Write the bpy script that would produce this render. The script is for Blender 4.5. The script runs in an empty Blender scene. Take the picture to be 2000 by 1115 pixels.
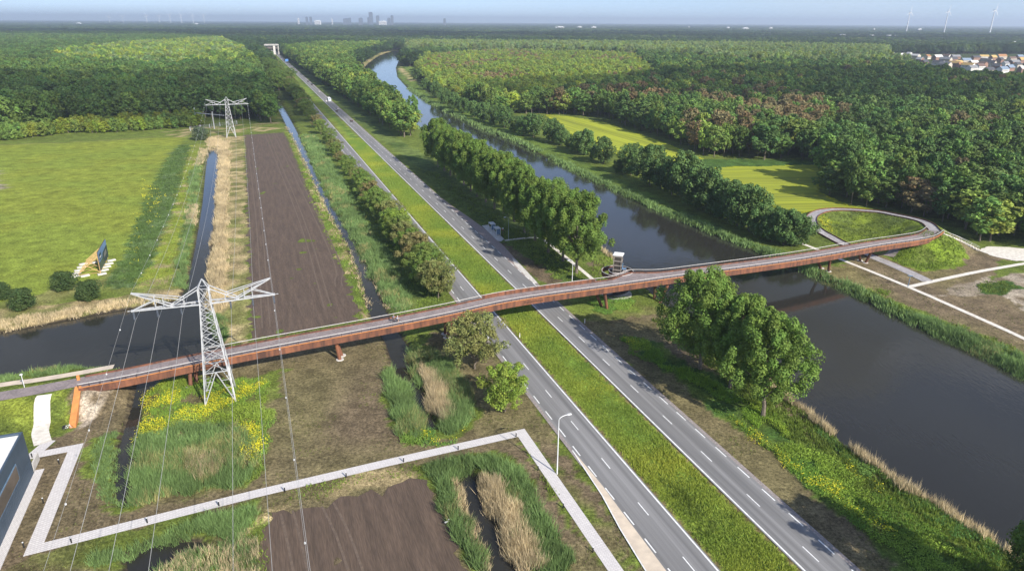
import bpy, bmesh, math, random
import numpy as np
from mathutils import Vector, Matrix
R = math.radians
rng = np.random.default_rng(7)
random.seed(7)
SC = bpy.context.scene
COL = SC.collection

# ------------------------------------------------------------------ camera
CAMH, FOC, PX0, PY0 = 70.0, 1351.0, 1000.0, 557.5
_p, _r = math.atan2(557.5 - 42, FOC), R(0.344)
FWD = np.array([0, math.cos(_p), -math.sin(_p)])
_rt = np.array([1.0, 0, 0]); _up = np.cross(_rt, FWD)
RT = _rt * math.cos(_r) + _up * math.sin(_r); UP = np.cross(RT, FWD)
cam = bpy.data.cameras.new('camera'); camo = bpy.data.objects.new('camera', cam); COL.objects.link(camo)
cam.sensor_width = 36; cam.lens = 36 * FOC / 2000; cam.clip_start = 1; cam.clip_end = 40000
camo.matrix_world = Matrix([[RT[0], UP[0], -FWD[0], 0], [RT[1], UP[1], -FWD[1], 0], [RT[2], UP[2], -FWD[2], CAMH], [0, 0, 0, 1]])
SC.camera = camo

# ------------------------------------------------------------------ light
SUN_EL = R(33); SUN_H = np.array([0.645, -0.764])
SUN_DIR = np.array([SUN_H[0] * math.cos(SUN_EL), SUN_H[1] * math.cos(SUN_EL), math.sin(SUN_EL)])
w = bpy.data.worlds.new("World"); SC.world = w; w.use_nodes = True
nt = w.node_tree; bg = nt.nodes['Background']
sky = nt.nodes.new('ShaderNodeTexSky'); sky.sky_type = 'NISHITA'; sky.sun_disc = False
sky.sun_elevation = SUN_EL; sky.sun_rotation = math.atan2(SUN_H[0], SUN_H[1])
sky.air_density = 1.0; sky.dust_density = 0.6; sky.ozone_density = 4.0
_tc = nt.nodes.new('ShaderNodeTexCoord'); _va = nt.nodes.new('ShaderNodeVectorMath'); _va.operation = 'ADD'; _va.inputs[1].default_value = (0, 0, .09)
nt.links.new(_tc.outputs['Generated'], _va.inputs[0]); nt.links.new(_va.outputs[0], sky.inputs[0])
_mx = nt.nodes.new('ShaderNodeMix'); _mx.data_type = 'RGBA'; _mx.blend_type = 'MULTIPLY'; _mx.inputs[0].default_value = 1; _mx.inputs[7].default_value = (1.0, .885, .875, 1)
nt.links.new(sky.outputs[0], _mx.inputs[6]); _cn = nt.nodes.new('ShaderNodeTexNoise'); _cn.inputs['Scale'].default_value = 3.2; _cn.inputs['Detail'].default_value = 7; _cm = nt.nodes.new('ShaderNodeMapping'); _cm.inputs['Scale'].default_value = (1, 1, 4.5)
nt.links.new(_tc.outputs['Generated'], _cm.inputs[0]); nt.links.new(_cm.outputs[0], _cn.inputs['Vector']); _cr = nt.nodes.new('ShaderNodeMapRange'); _cr.inputs[1].default_value = .46; _cr.inputs[2].default_value = .72; _cr.inputs[3].default_value = 0; _cr.inputs[4].default_value = .35; nt.links.new(_cn.outputs[0], _cr.inputs[0])
_cx = nt.nodes.new('ShaderNodeMix'); _cx.data_type = 'RGBA'; _cx.inputs[7].default_value = (4.0, 4.3, 4.7, 1); nt.links.new(_cr.outputs[0], _cx.inputs[0]); nt.links.new(_mx.outputs[2], _cx.inputs[6]); nt.links.new(_cx.outputs[2], bg.inputs[0]); bg.inputs[1].default_value = 0.145
sl = bpy.data.lights.new('sun', 'SUN'); sl.energy = 5.0; sl.angle = R(0.5); sl.color = (1.0, 0.95, 0.86)
so = bpy.data.objects.new('sun', sl); COL.objects.link(so)
so.rotation_euler = Vector(SUN_DIR).to_track_quat('Z', 'Y').to_euler()
so.location = Vector(SUN_DIR) * 300
SC.view_settings.view_transform = 'Standard'; SC.view_settings.look = 'None'
SC.view_settings.exposure = 0.6; SC.view_settings.gamma = 1.0
SC.render.engine = 'CYCLES'
SC.cycles.max_bounces = 6; SC.cycles.diffuse_bounces = 2; SC.cycles.glossy_bounces = 3
SC.cycles.transmission_bounces = 3; SC.cycles.volume_bounces = 1; SC.cycles.transparent_max_bounces = 6
SC.cycles.use_denoising = True

# ------------------------------------------------------------------ helpers
def at(x, y, z=0.0):
    """ground point seen at photograph pixel (2000 x 1115) at height z"""
    d = FWD * FOC + RT * (x - PX0) - UP * (y - PY0)
    t = (z - CAMH) / d[2]
    return np.array([d[0] * t, d[1] * t, z])
def atp(pts, z=0.0): return np.array([at(x, y, z)[:2] for x, y in pts])
def proj(P):
    v = np.atleast_2d(P) - np.array([0, 0, CAMH]); wv = v @ FWD
    return np.stack([PX0 + FOC * (v @ RT) / wv, PY0 - FOC * (v @ UP) / wv, wv], 1)
ROAD_D = np.array([math.sin(R(-20.25)), math.cos(R(-20.25))]); ROAD_N = np.array([ROAD_D[1], -ROAD_D[0]])
def uv(u, v): return ROAD_D * u + ROAD_N * v
def touv(p): p = np.asarray(p)[..., :2]; return p @ ROAD_D, p @ ROAD_N

def tag(o, label, cat, group=None, kind=None):
    if label: o['label'] = label
    if cat: o['category'] = cat
    if group: o['group'] = group
    if kind: o['kind'] = kind
    return o
def thing(name, loc, label, cat, group=None, rz=0.0):
    o = bpy.data.objects.new(name, None); COL.objects.link(o); o.empty_display_size = 0.5
    o.location = loc; o.rotation_euler = (0, 0, rz)
    return tag(o, label, cat, group)
def link(name, me, parent=None):
    o = bpy.data.objects.new(name, me); COL.objects.link(o)
    if parent is not None: o.parent = parent
    return o
def npmesh(name, V, faces, mats, attrs=None, midx=None, smooth=False):
    """faces: list of int arrays (n,k); attrs: {name:(type, array)} on points"""
    V = np.asarray(V, np.float32); me = bpy.data.meshes.new(name)
    if isinstance(faces, np.ndarray): faces = [faces]
    faces = [np.asarray(f, np.int32) for f in faces if len(f)]
    me.vertices.add(len(V)); me.vertices.foreach_set('co', V.ravel())
    nl = sum(f.size for f in faces); nf = sum(len(f) for f in faces)
    me.loops.add(nl); me.polygons.add(nf)
    me.loops.foreach_set('vertex_index', np.concatenate([f.ravel() for f in faces]))
    tot = np.concatenate([np.full(len(f), f.shape[1], np.int32) for f in faces])
    st = np.concatenate([[0], np.cumsum(tot)[:-1]]).astype(np.int32)
    me.polygons.foreach_set('loop_start', st)
    for m in (mats if isinstance(mats, (list, tuple)) else [mats]): me.materials.append(m)
    if midx is not None: me.polygons.foreach_set('material_index', np.asarray(midx, np.int32))
    me.polygons.foreach_set('use_smooth', np.full(nf, bool(smooth)))
    for an, (ty, arr) in (attrs or {}).items():
        a = me.attributes.new(an, ty, 'POINT')
        key = {'FLOAT_COLOR': 'color', 'FLOAT_VECTOR': 'vector'}.get(ty, 'value')
        arr = np.asarray(arr)
        if ty == 'FLOAT_COLOR' and arr.shape[1] == 3: arr = np.hstack([arr, np.ones((len(arr), 1))])
        a.data.foreach_set(key, arr.astype(np.int32 if ty == 'INT' else np.float32).ravel())
    me.update(calc_edges=True); me.validate()
    return me

class MB:
    """collects boxes, beams, tubes and prisms into one mesh"""
    def __init__(s): s.v = []; s.f4 = []; s.f3 = []; s.poly = []
    def add(s, V, q=(), t=(), n=()):
        o = len(s.v); s.v.extend([tuple(map(float, p)) for p in V])
        s.f4 += [[i + o for i in f] for f in q]; s.f3 += [[i + o for i in f] for f in t]
        s.poly += [[i + o for i in f] for f in n]
        return s
    def box(s, c, size, rz=0.0):
        hx, hy, hz = np.array(size) / 2.0; ca, sa = math.cos(rz), math.sin(rz); P = []
        for z in (-hz, hz):
            for x, y in ((-hx, -hy), (hx, -hy), (hx, hy), (-hx, hy)):
                P.append((c[0] + x * ca - y * sa, c[1] + x * sa + y * ca, c[2] + z))
        return s.add(P, [(3, 2, 1, 0), (4, 5, 6, 7), (0, 1, 5, 4), (1, 2, 6, 5), (2, 3, 7, 6), (3, 0, 4, 7)])
    def beam(s, a, b, w, h=None, n=4, w2=None):
        a, b = np.array(a, float), np.array(b, float); d = b - a; L = np.linalg.norm(d)
        if L < 1e-6: return s
        d /= L; r = np.array([0, 0, 1.0]) if abs(d[2]) < .95 else np.array([1.0, 0, 0])
        x = np.cross(d, r); x /= np.linalg.norm(x); y = np.cross(x, d); h = h or w; k = (w2 / w) if w2 else 1
        P = []
        for p, m in ((a, 1), (b, k)):
            for i in range(n):
                t = 2 * math.pi * (i + .5) / n; q = 1 / math.cos(math.pi / n) if n == 4 else 1
                P.append(p + m * q * (x * math.cos(t) * w / 2 + y * math.sin(t) * h / 2))
        s.add(P, [(i, (i + 1) % n, n + (i + 1) % n, n + i) for i in range(n)], n=[list(range(n))[::-1], list(range(n, 2 * n))])
        return s
    def tube(s, pts, r, n=6, taper=None):
        pts = [np.array(p, float) for p in pts]; o = len(s.v); P = []
        for i, p in enumerate(pts):
            d = pts[min(i + 1, len(pts) - 1)] - pts[max(i - 1, 0)]; d = d / (np.linalg.norm(d) + 1e-9)
            a = np.array([0, 0, 1.0]) if abs(d[2]) < .9 else np.array([1.0, 0, 0])
            x = np.cross(d, a); x /= np.linalg.norm(x); y = np.cross(x, d); rr = r if taper is None else taper[i]
            P += [p + rr * (x * math.cos(2 * math.pi * k / n) + y * math.sin(2 * math.pi * k / n)) for k in range(n)]
        q = [(i * n + k, i * n + (k + 1) % n, (i + 1) * n + (k + 1) % n, (i + 1) * n + k) for i in range(len(pts) - 1) for k in range(n)]
        return s.add(P, q, n=[list(range(n))[::-1], [len(P) - n + k for k in range(n)]])
    def cyl(s, c, r, h, n=16, r2=None):
        r2 = r if r2 is None else r2
        P = [(c[0] + rr * math.cos(2 * math.pi * k / n), c[1] + rr * math.sin(2 * math.pi * k / n), c[2] + z) for z, rr in ((0, r), (h, r2)) for k in range(n)]
        return s.add(P, [(k, (k + 1) % n, n + (k + 1) % n, n + k) for k in range(n)], n=[list(range(n))[::-1], list(range(n, 2 * n))])
    def prism(s, poly, z0, z1):
        n = len(poly); P = [(x, y, z0) for x, y in poly] + [(x, y, z1) for x, y in poly]
        return s.add(P, [(k, (k + 1) % n, n + (k + 1) % n, n + k) for k in range(n)], n=[list(range(n))[::-1], list(range(n, 2 * n))])
    def mesh(s, name, mat):
        me = bpy.data.meshes.new(name); me.from_pydata(s.v, [], s.f4 + s.f3 + s.poly); me.materials.append(mat)
        bm = bmesh.new(); bm.from_mesh(me); bmesh.ops.recalc_face_normals(bm, faces=bm.faces[:]); bm.to_mesh(me); bm.free()
        me.update(); return me
    def build(s, name, mat, parent=None): return link(name, s.mesh(name, mat), parent)

# ------------------------------------------------------------------ materials
def nodes(m): m.use_nodes = True; return m.node_tree.nodes, m.node_tree.links, m.node_tree.nodes['Principled BSDF']
def mat(name, c1, c2=None, scale=1.0, rough=0.85, metal=0.0, bump=0.0, stretch=None, detail=6.0, lo=.35, hi=.65, scale2=None):
    m = bpy.data.materials.new(name); N, L, b = nodes(m)
    b.inputs['Roughness'].default_value = rough; b.inputs['Metallic'].default_value = metal
    if c2 is None: c2 = tuple(v * .82 for v in c1)
    tc = N.new('ShaderNodeTexCoord'); no = N.new('ShaderNodeTexNoise'); no.inputs['Scale'].default_value = scale; no.inputs['Detail'].default_value = detail
    src = tc.outputs['Object']
    if stretch:
        mp = N.new('ShaderNodeMapping'); mp.vector_type = 'TEXTURE'; mp.inputs['Rotation'].default_value = (0, 0, -stretch[0]); mp.inputs['Scale'].default_value = tuple(1 / q for q in stretch[1])
        L.new(src, mp.inputs[0]); src = mp.outputs[0]
    L.new(src, no.inputs['Vector'])
    cr = N.new('ShaderNodeValToRGB'); cr.color_ramp.elements[0].position = lo; cr.color_ramp.elements[1].position = hi
    cr.color_ramp.elements[0].color = (*c2, 1); cr.color_ramp.elements[1].color = (*c1, 1)
    L.new(no.outputs[0], cr.inputs[0]); out = cr.outputs[0]
    if scale2:
        n2 = N.new('ShaderNodeTexNoise'); n2.inputs['Scale'].default_value = scale2; n2.inputs['Detail'].default_value = 4; L.new(src, n2.inputs['Vector'])
        mr = N.new('ShaderNodeMapRange'); mr.inputs[1].default_value = .3; mr.inputs[2].default_value = .7; mr.inputs[3].default_value = .75; mr.inputs[4].default_value = 1.2
        L.new(n2.outputs[0], mr.inputs[0]); mx = N.new('ShaderNodeMix'); mx.data_type = 'RGBA'; mx.blend_type = 'MULTIPLY'; mx.inputs[0].default_value = 1
        L.new(out, mx.inputs[6]); L.new(mr.outputs[0], mx.inputs[7]); out = mx.outputs[2]
    L.new(out, b.inputs['Base Color'])
    if bump:
        bp = N.new('ShaderNodeBump'); bp.inputs['Strength'].default_value = bump; bp.inputs['Distance'].default_value = .1
        L.new(no.outputs[0], bp.inputs['Height']); L.new(bp.outputs[0], b.inputs['Normal'])
    return m
def attr_mat(name, instancer=False, transl=0.25, rough=.7):
    """foliage: colour attribute 'col' (times the tint of the object it stands on)"""
    m = bpy.data.materials.new(name); N, L, b = nodes(m)
    a = N.new('ShaderNodeAttribute'); a.attribute_name = 'col'; out = a.outputs['Color']
    if instancer:
        t = N.new('ShaderNodeAttribute'); t.attribute_type = 'INSTANCER'; t.attribute_name = 'tint'
        mx = N.new('ShaderNodeMix'); mx.data_type = 'RGBA'; mx.blend_type = 'MULTIPLY'; mx.inputs[0].default_value = 1
        L.new(out, mx.inputs[6]); L.new(t.outputs['Color'], mx.inputs[7]); out = mx.outputs[2]
    b.inputs['Roughness'].default_value = rough; b.inputs['Specular IOR Level'].default_value = .25
    L.new(out, b.inputs['Base Color'])
    tr = N.new('ShaderNodeBsdfTranslucent'); L.new(out, tr.inputs[0]); ms = N.new('ShaderNodeMixShader'); ms.inputs[0].default_value = transl
    L.new(b.outputs[0], ms.inputs[1]); L.new(tr.outputs[0], ms.inputs[2]); L.new(ms.outputs[0], N['Material Output'].inputs[0])
    return m
M = {}
M['leaf'] = attr_mat('leaf', True)
M['veg'] = attr_mat('grass_blades', False)
M['bark'] = mat('bark', (.20, .16, .12), (.10, .08, .06), 3, bump=.4)
M['asphalt'] = mat('asphalt', (.225, .22, .217), (.155, .152, .15), .35, .9, stretch=(R(-20.25), (2.6, .04, 1)), scale2=.5)
M['bikeasphalt'] = mat('red_grey_asphalt', (.275, .225, .215), (.205, .172, .165), .5, .9, scale2=2.5)
M['loopasphalt'] = mat('grey_path_asphalt', (.38, .355, .35), (.27, .25, .25), .6, .9, scale2=2)
M['oldconcrete'] = mat('weathered_concrete', (.40, .38, .35), (.29, .27, .25), .4, .9)
M['louvre'] = mat('taupe_louvres', (.30, .26, .225), (.22, .19, .165), 2, .6)
M['white'] = mat('road_paint', (.80, .80, .78), (.62, .62, .6), 1.5, .6)
M['concrete'] = mat('concrete', (.62, .59, .54), (.46, .43, .39), 1.2, .9)
M['beige'] = mat('beige_concrete', (.62, .52, .40), (.5, .42, .33), .6, .9)
M['brick'] = mat('brick_paving', (.36, .29, .26), (.24, .19, .17), 2.5, .9)
M['edgebrick'] = mat('edge_bricks', (.33, .29, .27), (.2, .17, .16), 4, .9)
M['gravel'] = mat('shell_path', (.72, .68, .6), (.55, .5, .43), 1.0, .95)
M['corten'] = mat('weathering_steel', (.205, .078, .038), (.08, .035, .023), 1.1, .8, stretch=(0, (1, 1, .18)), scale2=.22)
M['cortenlit'] = mat('sunlit_rust_steel', (.62, .25, .07), (.5, .19, .055), .8, .8)  # brighter copy of the weathering steel, sunlight painted into its colour
M['rail'] = mat('rail_steel', (.60, .57, .54), (.48, .46, .43), 2, .45)
M['darksteel'] = mat('dark_steel', (.07, .05, .045), (.05, .04, .035), 2, .7)
M['galv'] = mat('galvanised_steel', (.52, .52, .53), (.40, .41, .42), 1.5, .5, metal=.25)
M['wire'] = mat('aluminium_wire', (.42, .41, .39), (.36, .35, .33), 1, .5)
M['ins'] = mat('insulator_glass', (.12, .14, .17), (.07, .08, .1), 3, .3)
M['black'] = mat('black_paint', (.02, .02, .02), (.014, .014, .014), 3, .5)
M['lampwhite'] = mat('light_grey_paint', (.7, .71, .72), (.6, .6, .6), 2, .5)
M['greenpole'] = mat('green_grey_pole', (.35, .42, .36), (.28, .34, .3), 2, .5)
M['wood'] = mat('timber', (.62, .42, .18), (.45, .29, .12), 3, .8)
M['soil'] = mat('ploughed_soil', (.112, .076, .052), (.074, .050, .035), 2.2, .95, bump=.6, stretch=(R(-20.5), (2.6, .22, 1)), scale2=.35)
M['rut'] = mat('pressed_soil', (.14, .10, .072), (.10, .072, .052), 1.5, .95)
M['glassblue'] = mat('blue_glass', (.16, .26, .38), (.1, .17, .26), 1, .12)
M['navy'] = mat('navy_cladding', (.052, .08, .115), (.043, .068, .1), .5, .55)
M['roofwhite'] = mat('white_roof', (.75, .74, .72), (.64, .63, .61), 1.5, .8)
M['window'] = mat('window_glass', (.10, .085, .075), (.16, .13, .11), .5, .1, stretch=(0, (.3, 3, .3)))  # brown streaks paint a reflection of bare soil into the glass

# ------------------------------------------------------------------ polygons helpers
def inpoly(P, poly):
    x, y = P[:, 0], P[:, 1]; c = np.zeros(len(P), bool); n = len(poly)
    for i in range(n):
        (x1, y1), (x2, y2) = poly[i], poly[(i + 1) % n]
        if y1 == y2: continue
        m = ((y1 > y) != (y2 > y)) & (x < (x2 - x1) * (y - y1) / (y2 - y1) + x1)
        c ^= m
    return c
def segdist(P, pts, closed=True):
    d = np.full(len(P), 1e9); n = len(pts); q = np.zeros(len(P))
    for i in range(n if closed else n - 1):
        a, b = np.array(pts[i]), np.array(pts[(i + 1) % n]); ab = b - a
        t = np.clip(((P - a) @ ab) / (ab @ ab + 1e-12), 0, 1)
        e = np.hypot(*(P - a - t[:, None] * ab).T); k = e < d; d[k] = e[k]; q[k] = i + t[k]
    return d, q
def sdist(P, poly, pad=60):
    """signed distance, positive outside"""
    lo, hi = poly.min(0) - pad, poly.max(0) + pad; out = np.full(len(P), 1e3)
    k = np.all((P > lo) & (P < hi), 1)
    if k.any():
        d, _ = segdist(P[k], poly); d[inpoly(P[k], poly)] *= -1; out[k] = d
    return out
def vnoise(P, s, seed=0):
    """cheap smooth value noise in 0..1"""
    r = np.random.default_rng(seed); T = r.random((256, 256)); q = P / s
    i = np.floor(q).astype(int); f = q - i; f = f * f * (3 - 2 * f); x, y = i[:, 0] % 256, i[:, 1] % 256; x1, y1 = (x + 1) % 256, (y + 1) % 256
    return (T[x, y] * (1 - f[:, 0]) + T[x1, y] * f[:, 0]) * (1 - f[:, 1]) + (T[x, y1] * (1 - f[:, 0]) + T[x1, y1] * f[:, 0]) * f[:, 1]
def spline(P, step=1.0):
    P = np.array(P, float); out = []; E = np.vstack([2 * P[0] - P[1], P, 2 * P[-1] - P[-2]])
    for i in range(1, len(E) - 2):
        p0, p1, p2, p3 = E[i - 1:i + 3]; n = max(2, int(np.linalg.norm(p2 - p1) / step))
        for t in np.arange(n) / n:
            out.append(.5 * (2 * p1 + (p2 - p0) * t + (2 * p0 - 5 * p1 + 4 * p2 - p3) * t * t + (3 * p1 - p0 - 3 * p2 + p3) * t ** 3))
    out.append(P[-1]); return np.array(out)
def side_normals(C):
    d = np.gradient(C[:, :2], axis=0); d /= np.linalg.norm(d, axis=1)[:, None] + 1e-9
    return np.stack([d[:, 1], -d[:, 0]], 1)        # to the right of travel

# ------------------------------------------------------------------ terrain
WZ = -0.9
W_main = atp([(2300, 880), (2000, 737), (1900, 686), (1800, 641), (1720, 603), (1660, 571), (1600, 546), (1560, 528), (1480, 493), (1400, 462), (1330, 432), (1260, 402), (1130, 340), (1000, 275), (945, 254), (887, 226), (837, 201), (796, 173), (776, 151), (773, 133), (779, 118), (791, 108), (800, 100), (770, 99), (757, 103), (739, 110), (719, 124), (708, 137), (706, 149), (735, 180), (800, 240), (860, 278), (960, 345), (1080, 425), (1190, 500), (1300, 597), (1440, 700), (1560, 797), (1680, 893), (1800, 975), (1950, 1068), (2150, 1230)], WZ)
W_left = atp([(-260, 690), (0, 651), (100, 632), (230, 607), (350, 588), (366, 555), (382, 480), (395, 400), (403, 320), (408, 290), (427, 290), (425, 350), (417, 440), (408, 520), (400, 580), (402, 640), (430, 668), (460, 690), (400, 720), (330, 742), (290, 755), (262, 735), (150, 722), (60, 727), (0, 741), (-260, 790)], WZ)
W_creek = atp([(330, 735), (300, 765), (278, 790), (268, 850), (262, 900), (252, 950), (240, 992), (230, 992), (223, 950), (224, 900), (240, 845), (258, 790), (268, 742)], WZ)
W_ditch = atp([(520, 163), (527, 163), (576, 250), (612, 322), (640, 383), (672, 432), (702, 490), (736, 568), (756, 612), (778, 650), (806, 690), (818, 750), (835, 800), (852, 838), (825, 842), (800, 800), (775, 735), (752, 668), (718, 606), (703, 550), (678, 482), (630, 397), (600, 332), (561, 250)], WZ)
W_low = atp([(885, 925), (915, 918), (960, 1000), (1010, 1105), (1060, 1230), (990, 1230), (950, 1105), (915, 1010)], WZ)
W_pool = atp([(245, 1090), (290, 1068), (340, 1058), (395, 1058), (402, 1075), (350, 1085), (300, 1120), (250, 1122)], WZ)
WATERS = [W_main, W_left, W_creek, W_ditch, W_low, W_pool]

DECK_PX = [(160, 747.5, 3.6), (250, 731, 4.1), (380, 704, 4.7), (500, 680, 5.2), (750, 633.5, 6.1), (875, 608.5, 6.45), (1000, 582, 6.7), (1190, 555, 6.9), (1320, 536.5, 6.9), (1500, 512.5, 6.7), (1600, 497, 6.4), (1701, 479, 5.9), (1776, 468, 5.5), (1810, 461, 5.3), (1826, 451, 5.05)]
LOOP_PX = [(1826, 451, 5.05), (1811, 437, 4.6), (1785, 428, 4.2), (1751, 421, 3.7), (1720, 415, 3.3), (1688, 412, 3.0), (1655, 410, 2.6), (1626, 410, 2.3), (1601, 414, 2.0), (1586, 424, 1.6), (1587, 438, 1.25), (1600, 451, .9), (1618, 461, .6), (1646, 476, .3), (1691, 496, .08), (1740, 516, .06), (1783, 535, .06), (1812, 549, .06)]
DECK = spline([at(*p) for p in DECK_PX], 1.0); LOOP = spline([at(*p) for p in LOOP_PX], 1.0)
LEFTPATH = spline([at(*p) for p in [(-260, 815, 1.6), (-120, 796, 1.9), (0, 774, 2.4), (80, 760, 3.0), (165, 744, 3.55)]], 1.0)
UPPATH = spline([at(*p) for p in [(-260, 795, 1.2), (0, 752, 1.4), (60, 744, 1.6), (140, 731, 2.0), (222, 716, 2.6)]], 1.0)
def height(P):
    h = np.zeros(len(P))
    def ridge(path, half, slope, cap=None):
        nonlocal h
        lo, hi = path[:, :2].min(0) - 20, path[:, :2].max(0) + 20; k = np.all((P > lo) & (P < hi), 1)
        if not k.any(): return
        d, q = segdist(P[k], path[:, :2], False); i = np.clip(q.astype(int), 0, len(path) - 2); z = path[i, 2] + (path[i + 1, 2] - path[i, 2]) * (q - i)
        h[k] = np.maximum(h[k], z - .06 - np.maximum(0, d - half) * slope)
    ridge(LOOP[:], 2.6, .5); ridge(LEFTPATH, 3.2, .55); ridge(UPPATH, 1.6, .8)
    e = DECK[DECK[:, 0] > at(1806, 462, 5.35)[0]]; ridge(np.column_stack([e[:, :2], e[:, 2] - .1]), 2.0, .5)
    e = DECK[:7].copy(); e[:, 2] -= np.linspace(1.3, 2.6, 7); ridge(e, 2.2, .55)
    d = np.full(len(P), 1e3)
    for Wp in WATERS: d = np.minimum(d, sdist(P, Wp, 30))
    bank = WZ + np.where(d < 0, d * .5, d * .62)
    nearleft = (P[:, 0] < -60) & (P[:, 1] < 140)
    bank = np.where(nearleft & (d > 0), WZ + d * 1.1, bank)
    h = np.minimum(h, np.maximum(bank, -2.4)); return h
def axis(lo, hi, c0, c1, s, g):
    a = list(np.arange(c0, c1, s)); x, st = a[-1], s
    while x < hi: st *= g; x += st; a.append(x)
    x, st = a[0], s; b = []
    while x > lo: st *= g; x -= st; b.append(x)
    return np.array(b[::-1] + a)
gx = axis(-28000, 28000, -105, 165, .8, 1.03); gy = axis(-300, 30000, 52, 270, .8, 1.0135)
GX, GY = np.meshgrid(gx, gy); GP = np.column_stack([GX.ravel(), GY.ravel()]); GH = height(GP)
far = np.hypot(GP[:, 0], GP[:, 1]) > 600
GH += np.where(GH > -.2, (vnoise(GP, 4, 3) - .5) * .12, 0)

# base colour (albedo) of every piece of ground
GRASS = np.array([.115, .150, .028]); SOILC = np.array([.155, .118, .072]); STRAW = np.array([.42, .33, .17]); LUSH = np.array([.055, .105, .022])
MEADOW = np.array([.215, .25, .036]); CROP = np.array([.36, .39, .014]); MUD = np.array([.05, .04, .028]); PALE = np.array([.45, .38, .29]); OLIVE = np.array([.15, .15, .05])
GC = np.tile(GRASS, (len(GP), 1)); D0 = np.hypot(GP[:, 0], GP[:, 1])
n1, n2, n3 = vnoise(GP, 14, 11), vnoise(GP, 4.5, 12), vnoise(GP, 1.9, 13)
GW = GP + np.column_stack([vnoise(GP, 5, 21) - .5, vnoise(GP, 5, 22) - .5]) * 3.2 + np.column_stack([vnoise(GP, 1.7, 23) - .5, vnoise(GP, 1.7, 24) - .5]) * 2.0
def paint(px, c, c2=None, amt=1.0, mix=n2, warp=True, lo=.3, hi=.7):
    poly = atp(px); m = inpoly(GW if warp else GP, poly)
    cc = np.tile(np.array(c, float), (m.sum(), 1))
    if c2 is not None:
        t = np.clip((mix[m] - lo) / (hi - lo), 0, 1)[:, None]; cc = cc * (1 - t) + np.array(c2) * t
    GC[m] = GC[m] * (1 - amt) + cc * amt
GC[D0 > 700] = np.array([.05, .07, .02])
# meadow west
paint([(-700, 330), (0, 283), (180, 276), (370, 262), (400, 285), (385, 400), (365, 560), (230, 605), (0, 650), (-700, 760)], GRASS * 1.15, OLIVE * 1.2, mix=n1)
paint([(-700, 335), (0, 285), (180, 277), (362, 267), (345, 300), (305, 360), (272, 430), (240, 500), (205, 545), (0, 590), (-700, 700)], MEADOW, MEADOW * np.array([.8, .86, .9]), mix=n1)
paint([(-60, 320), (0, 335), (18, 345), (0, 372), (-60, 380)], PALE * .7, MEADOW, mix=n2)
paint([(350, 283), (372, 283), (356, 335), (345, 390), (318, 450), (300, 505), (262, 562), (205, 560), (240, 500), (265, 440), (302, 355), (330, 305)], np.array([.075, .125, .03]), np.array([.11, .16, .06]))
paint([(372, 283), (392, 283), (380, 350), (352, 460), (330, 560), (262, 565), (305, 500), (330, 440), (355, 350)], MEADOW * .9, np.array([.3, .25, .12]), mix=n2, lo=.55, hi=.85)
paint([(-300, 640), (0, 605), (120, 592), (230, 582), (350, 560), (352, 588), (230, 607), (100, 632), (0, 650), (-300, 690)], STRAW * .75, OLIVE, mix=n2)
# strip between ditch and field
paint([(408, 268), (478, 265), (487, 500), (492, 668), (400, 668), (400, 580), (410, 520), (418, 440), (426, 350), (428, 290), (405, 288)], OLIVE * 1.15, STRAW * .9, mix=n2)
paint([(425, 275), (447, 276), (443, 400), (440, 560), (434, 615), (404, 600), (410, 520), (418, 440), (426, 350)], STRAW * 1.05, STRAW * .8)
paint([(398, 600), (440, 610), (440, 660), (455, 690), (405, 650)], LUSH)
paint([(320, 258), (380, 250), (540, 238), (545, 252), (478, 262), (400, 270), (330, 268)], GRASS, STRAW * .8, mix=n2, lo=.5)
# verges
paint([(590, 262), (618, 262), (670, 340), (760, 460), (870, 590), (900, 640), (800, 640), (760, 612), (700, 480), (640, 380)], np.array([.085, .13, .03]), np.array([.13, .17, .04]), mix=n1)
paint([(545, 230), (560, 225), (700, 480), (745, 600), (710, 628), (690, 570), (620, 420), (575, 290), (560, 258)], np.array([.11, .16, .03]), STRAW * .7, mix=n2, lo=.55)
paint([(1000, 420), (1140, 545), (1060, 552), (1000, 500), (960, 450), (890, 400), (820, 330), (700, 240), (560, 115), (640, 165), (800, 285)], np.array([.07, .11, .025]), np.array([.12, .16, .04]), mix=n1)
# worked soil below the bridge
SOILG = np.array([.142, .120, .058])
paint([(250, 735), (340, 735), (480, 690), (620, 655), (905, 612), (950, 620), (985, 690), (1080, 840), (1330, 1230), (-400, 1230), (-300, 960), (60, 905), (150, 800)], SOILC, SOILG, mix=n1)
paint([(895, 612), (935, 612), (990, 690), (1010, 740), (960, 700), (900, 650), (780, 650), (770, 640)], GRASS * 1.1, SOILG)
paint([(770, 645), (830, 640), (850, 690), (810, 700)], GRASS * 1.15)
paint([(-300, 800), (60, 768), (155, 762), (140, 835), (95, 860), (0, 870), (-300, 900)], MEADOW * .95, GRASS, mix=n2)
paint([(178, 780), (235, 758), (215, 790), (170, 832), (150, 840), (160, 800)], PALE, SOILC, mix=n3, warp=False)
paint([(265, 850), (300, 745), (360, 735), (420, 745), (500, 735), (560, 720), (520, 830), (515, 920), (480, 955), (330, 985), (238, 998), (215, 940)], GRASS * 1.1, SOILG, mix=n2)
paint([(178, 885), (200, 850), (232, 840), (222, 930), (228, 995), (205, 985), (185, 950)], GRASS * 1.2)
paint([(150, 1060), (330, 1015), (520, 965), (520, 1130), (0, 1130), (0, 1100), (60, 1090)], GRASS, SOILG, mix=n2)
paint([(520, 965), (820, 905), (860, 1000), (830, 935), (600, 975), (512, 1010)], SOILG, STRAW * .7, mix=n2, lo=.5)
paint([(500, 1000), (520, 1000), (516, 1230), (470, 1230), (480, 1060)], GRASS, STRAW, mix=n2, lo=.4)
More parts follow.
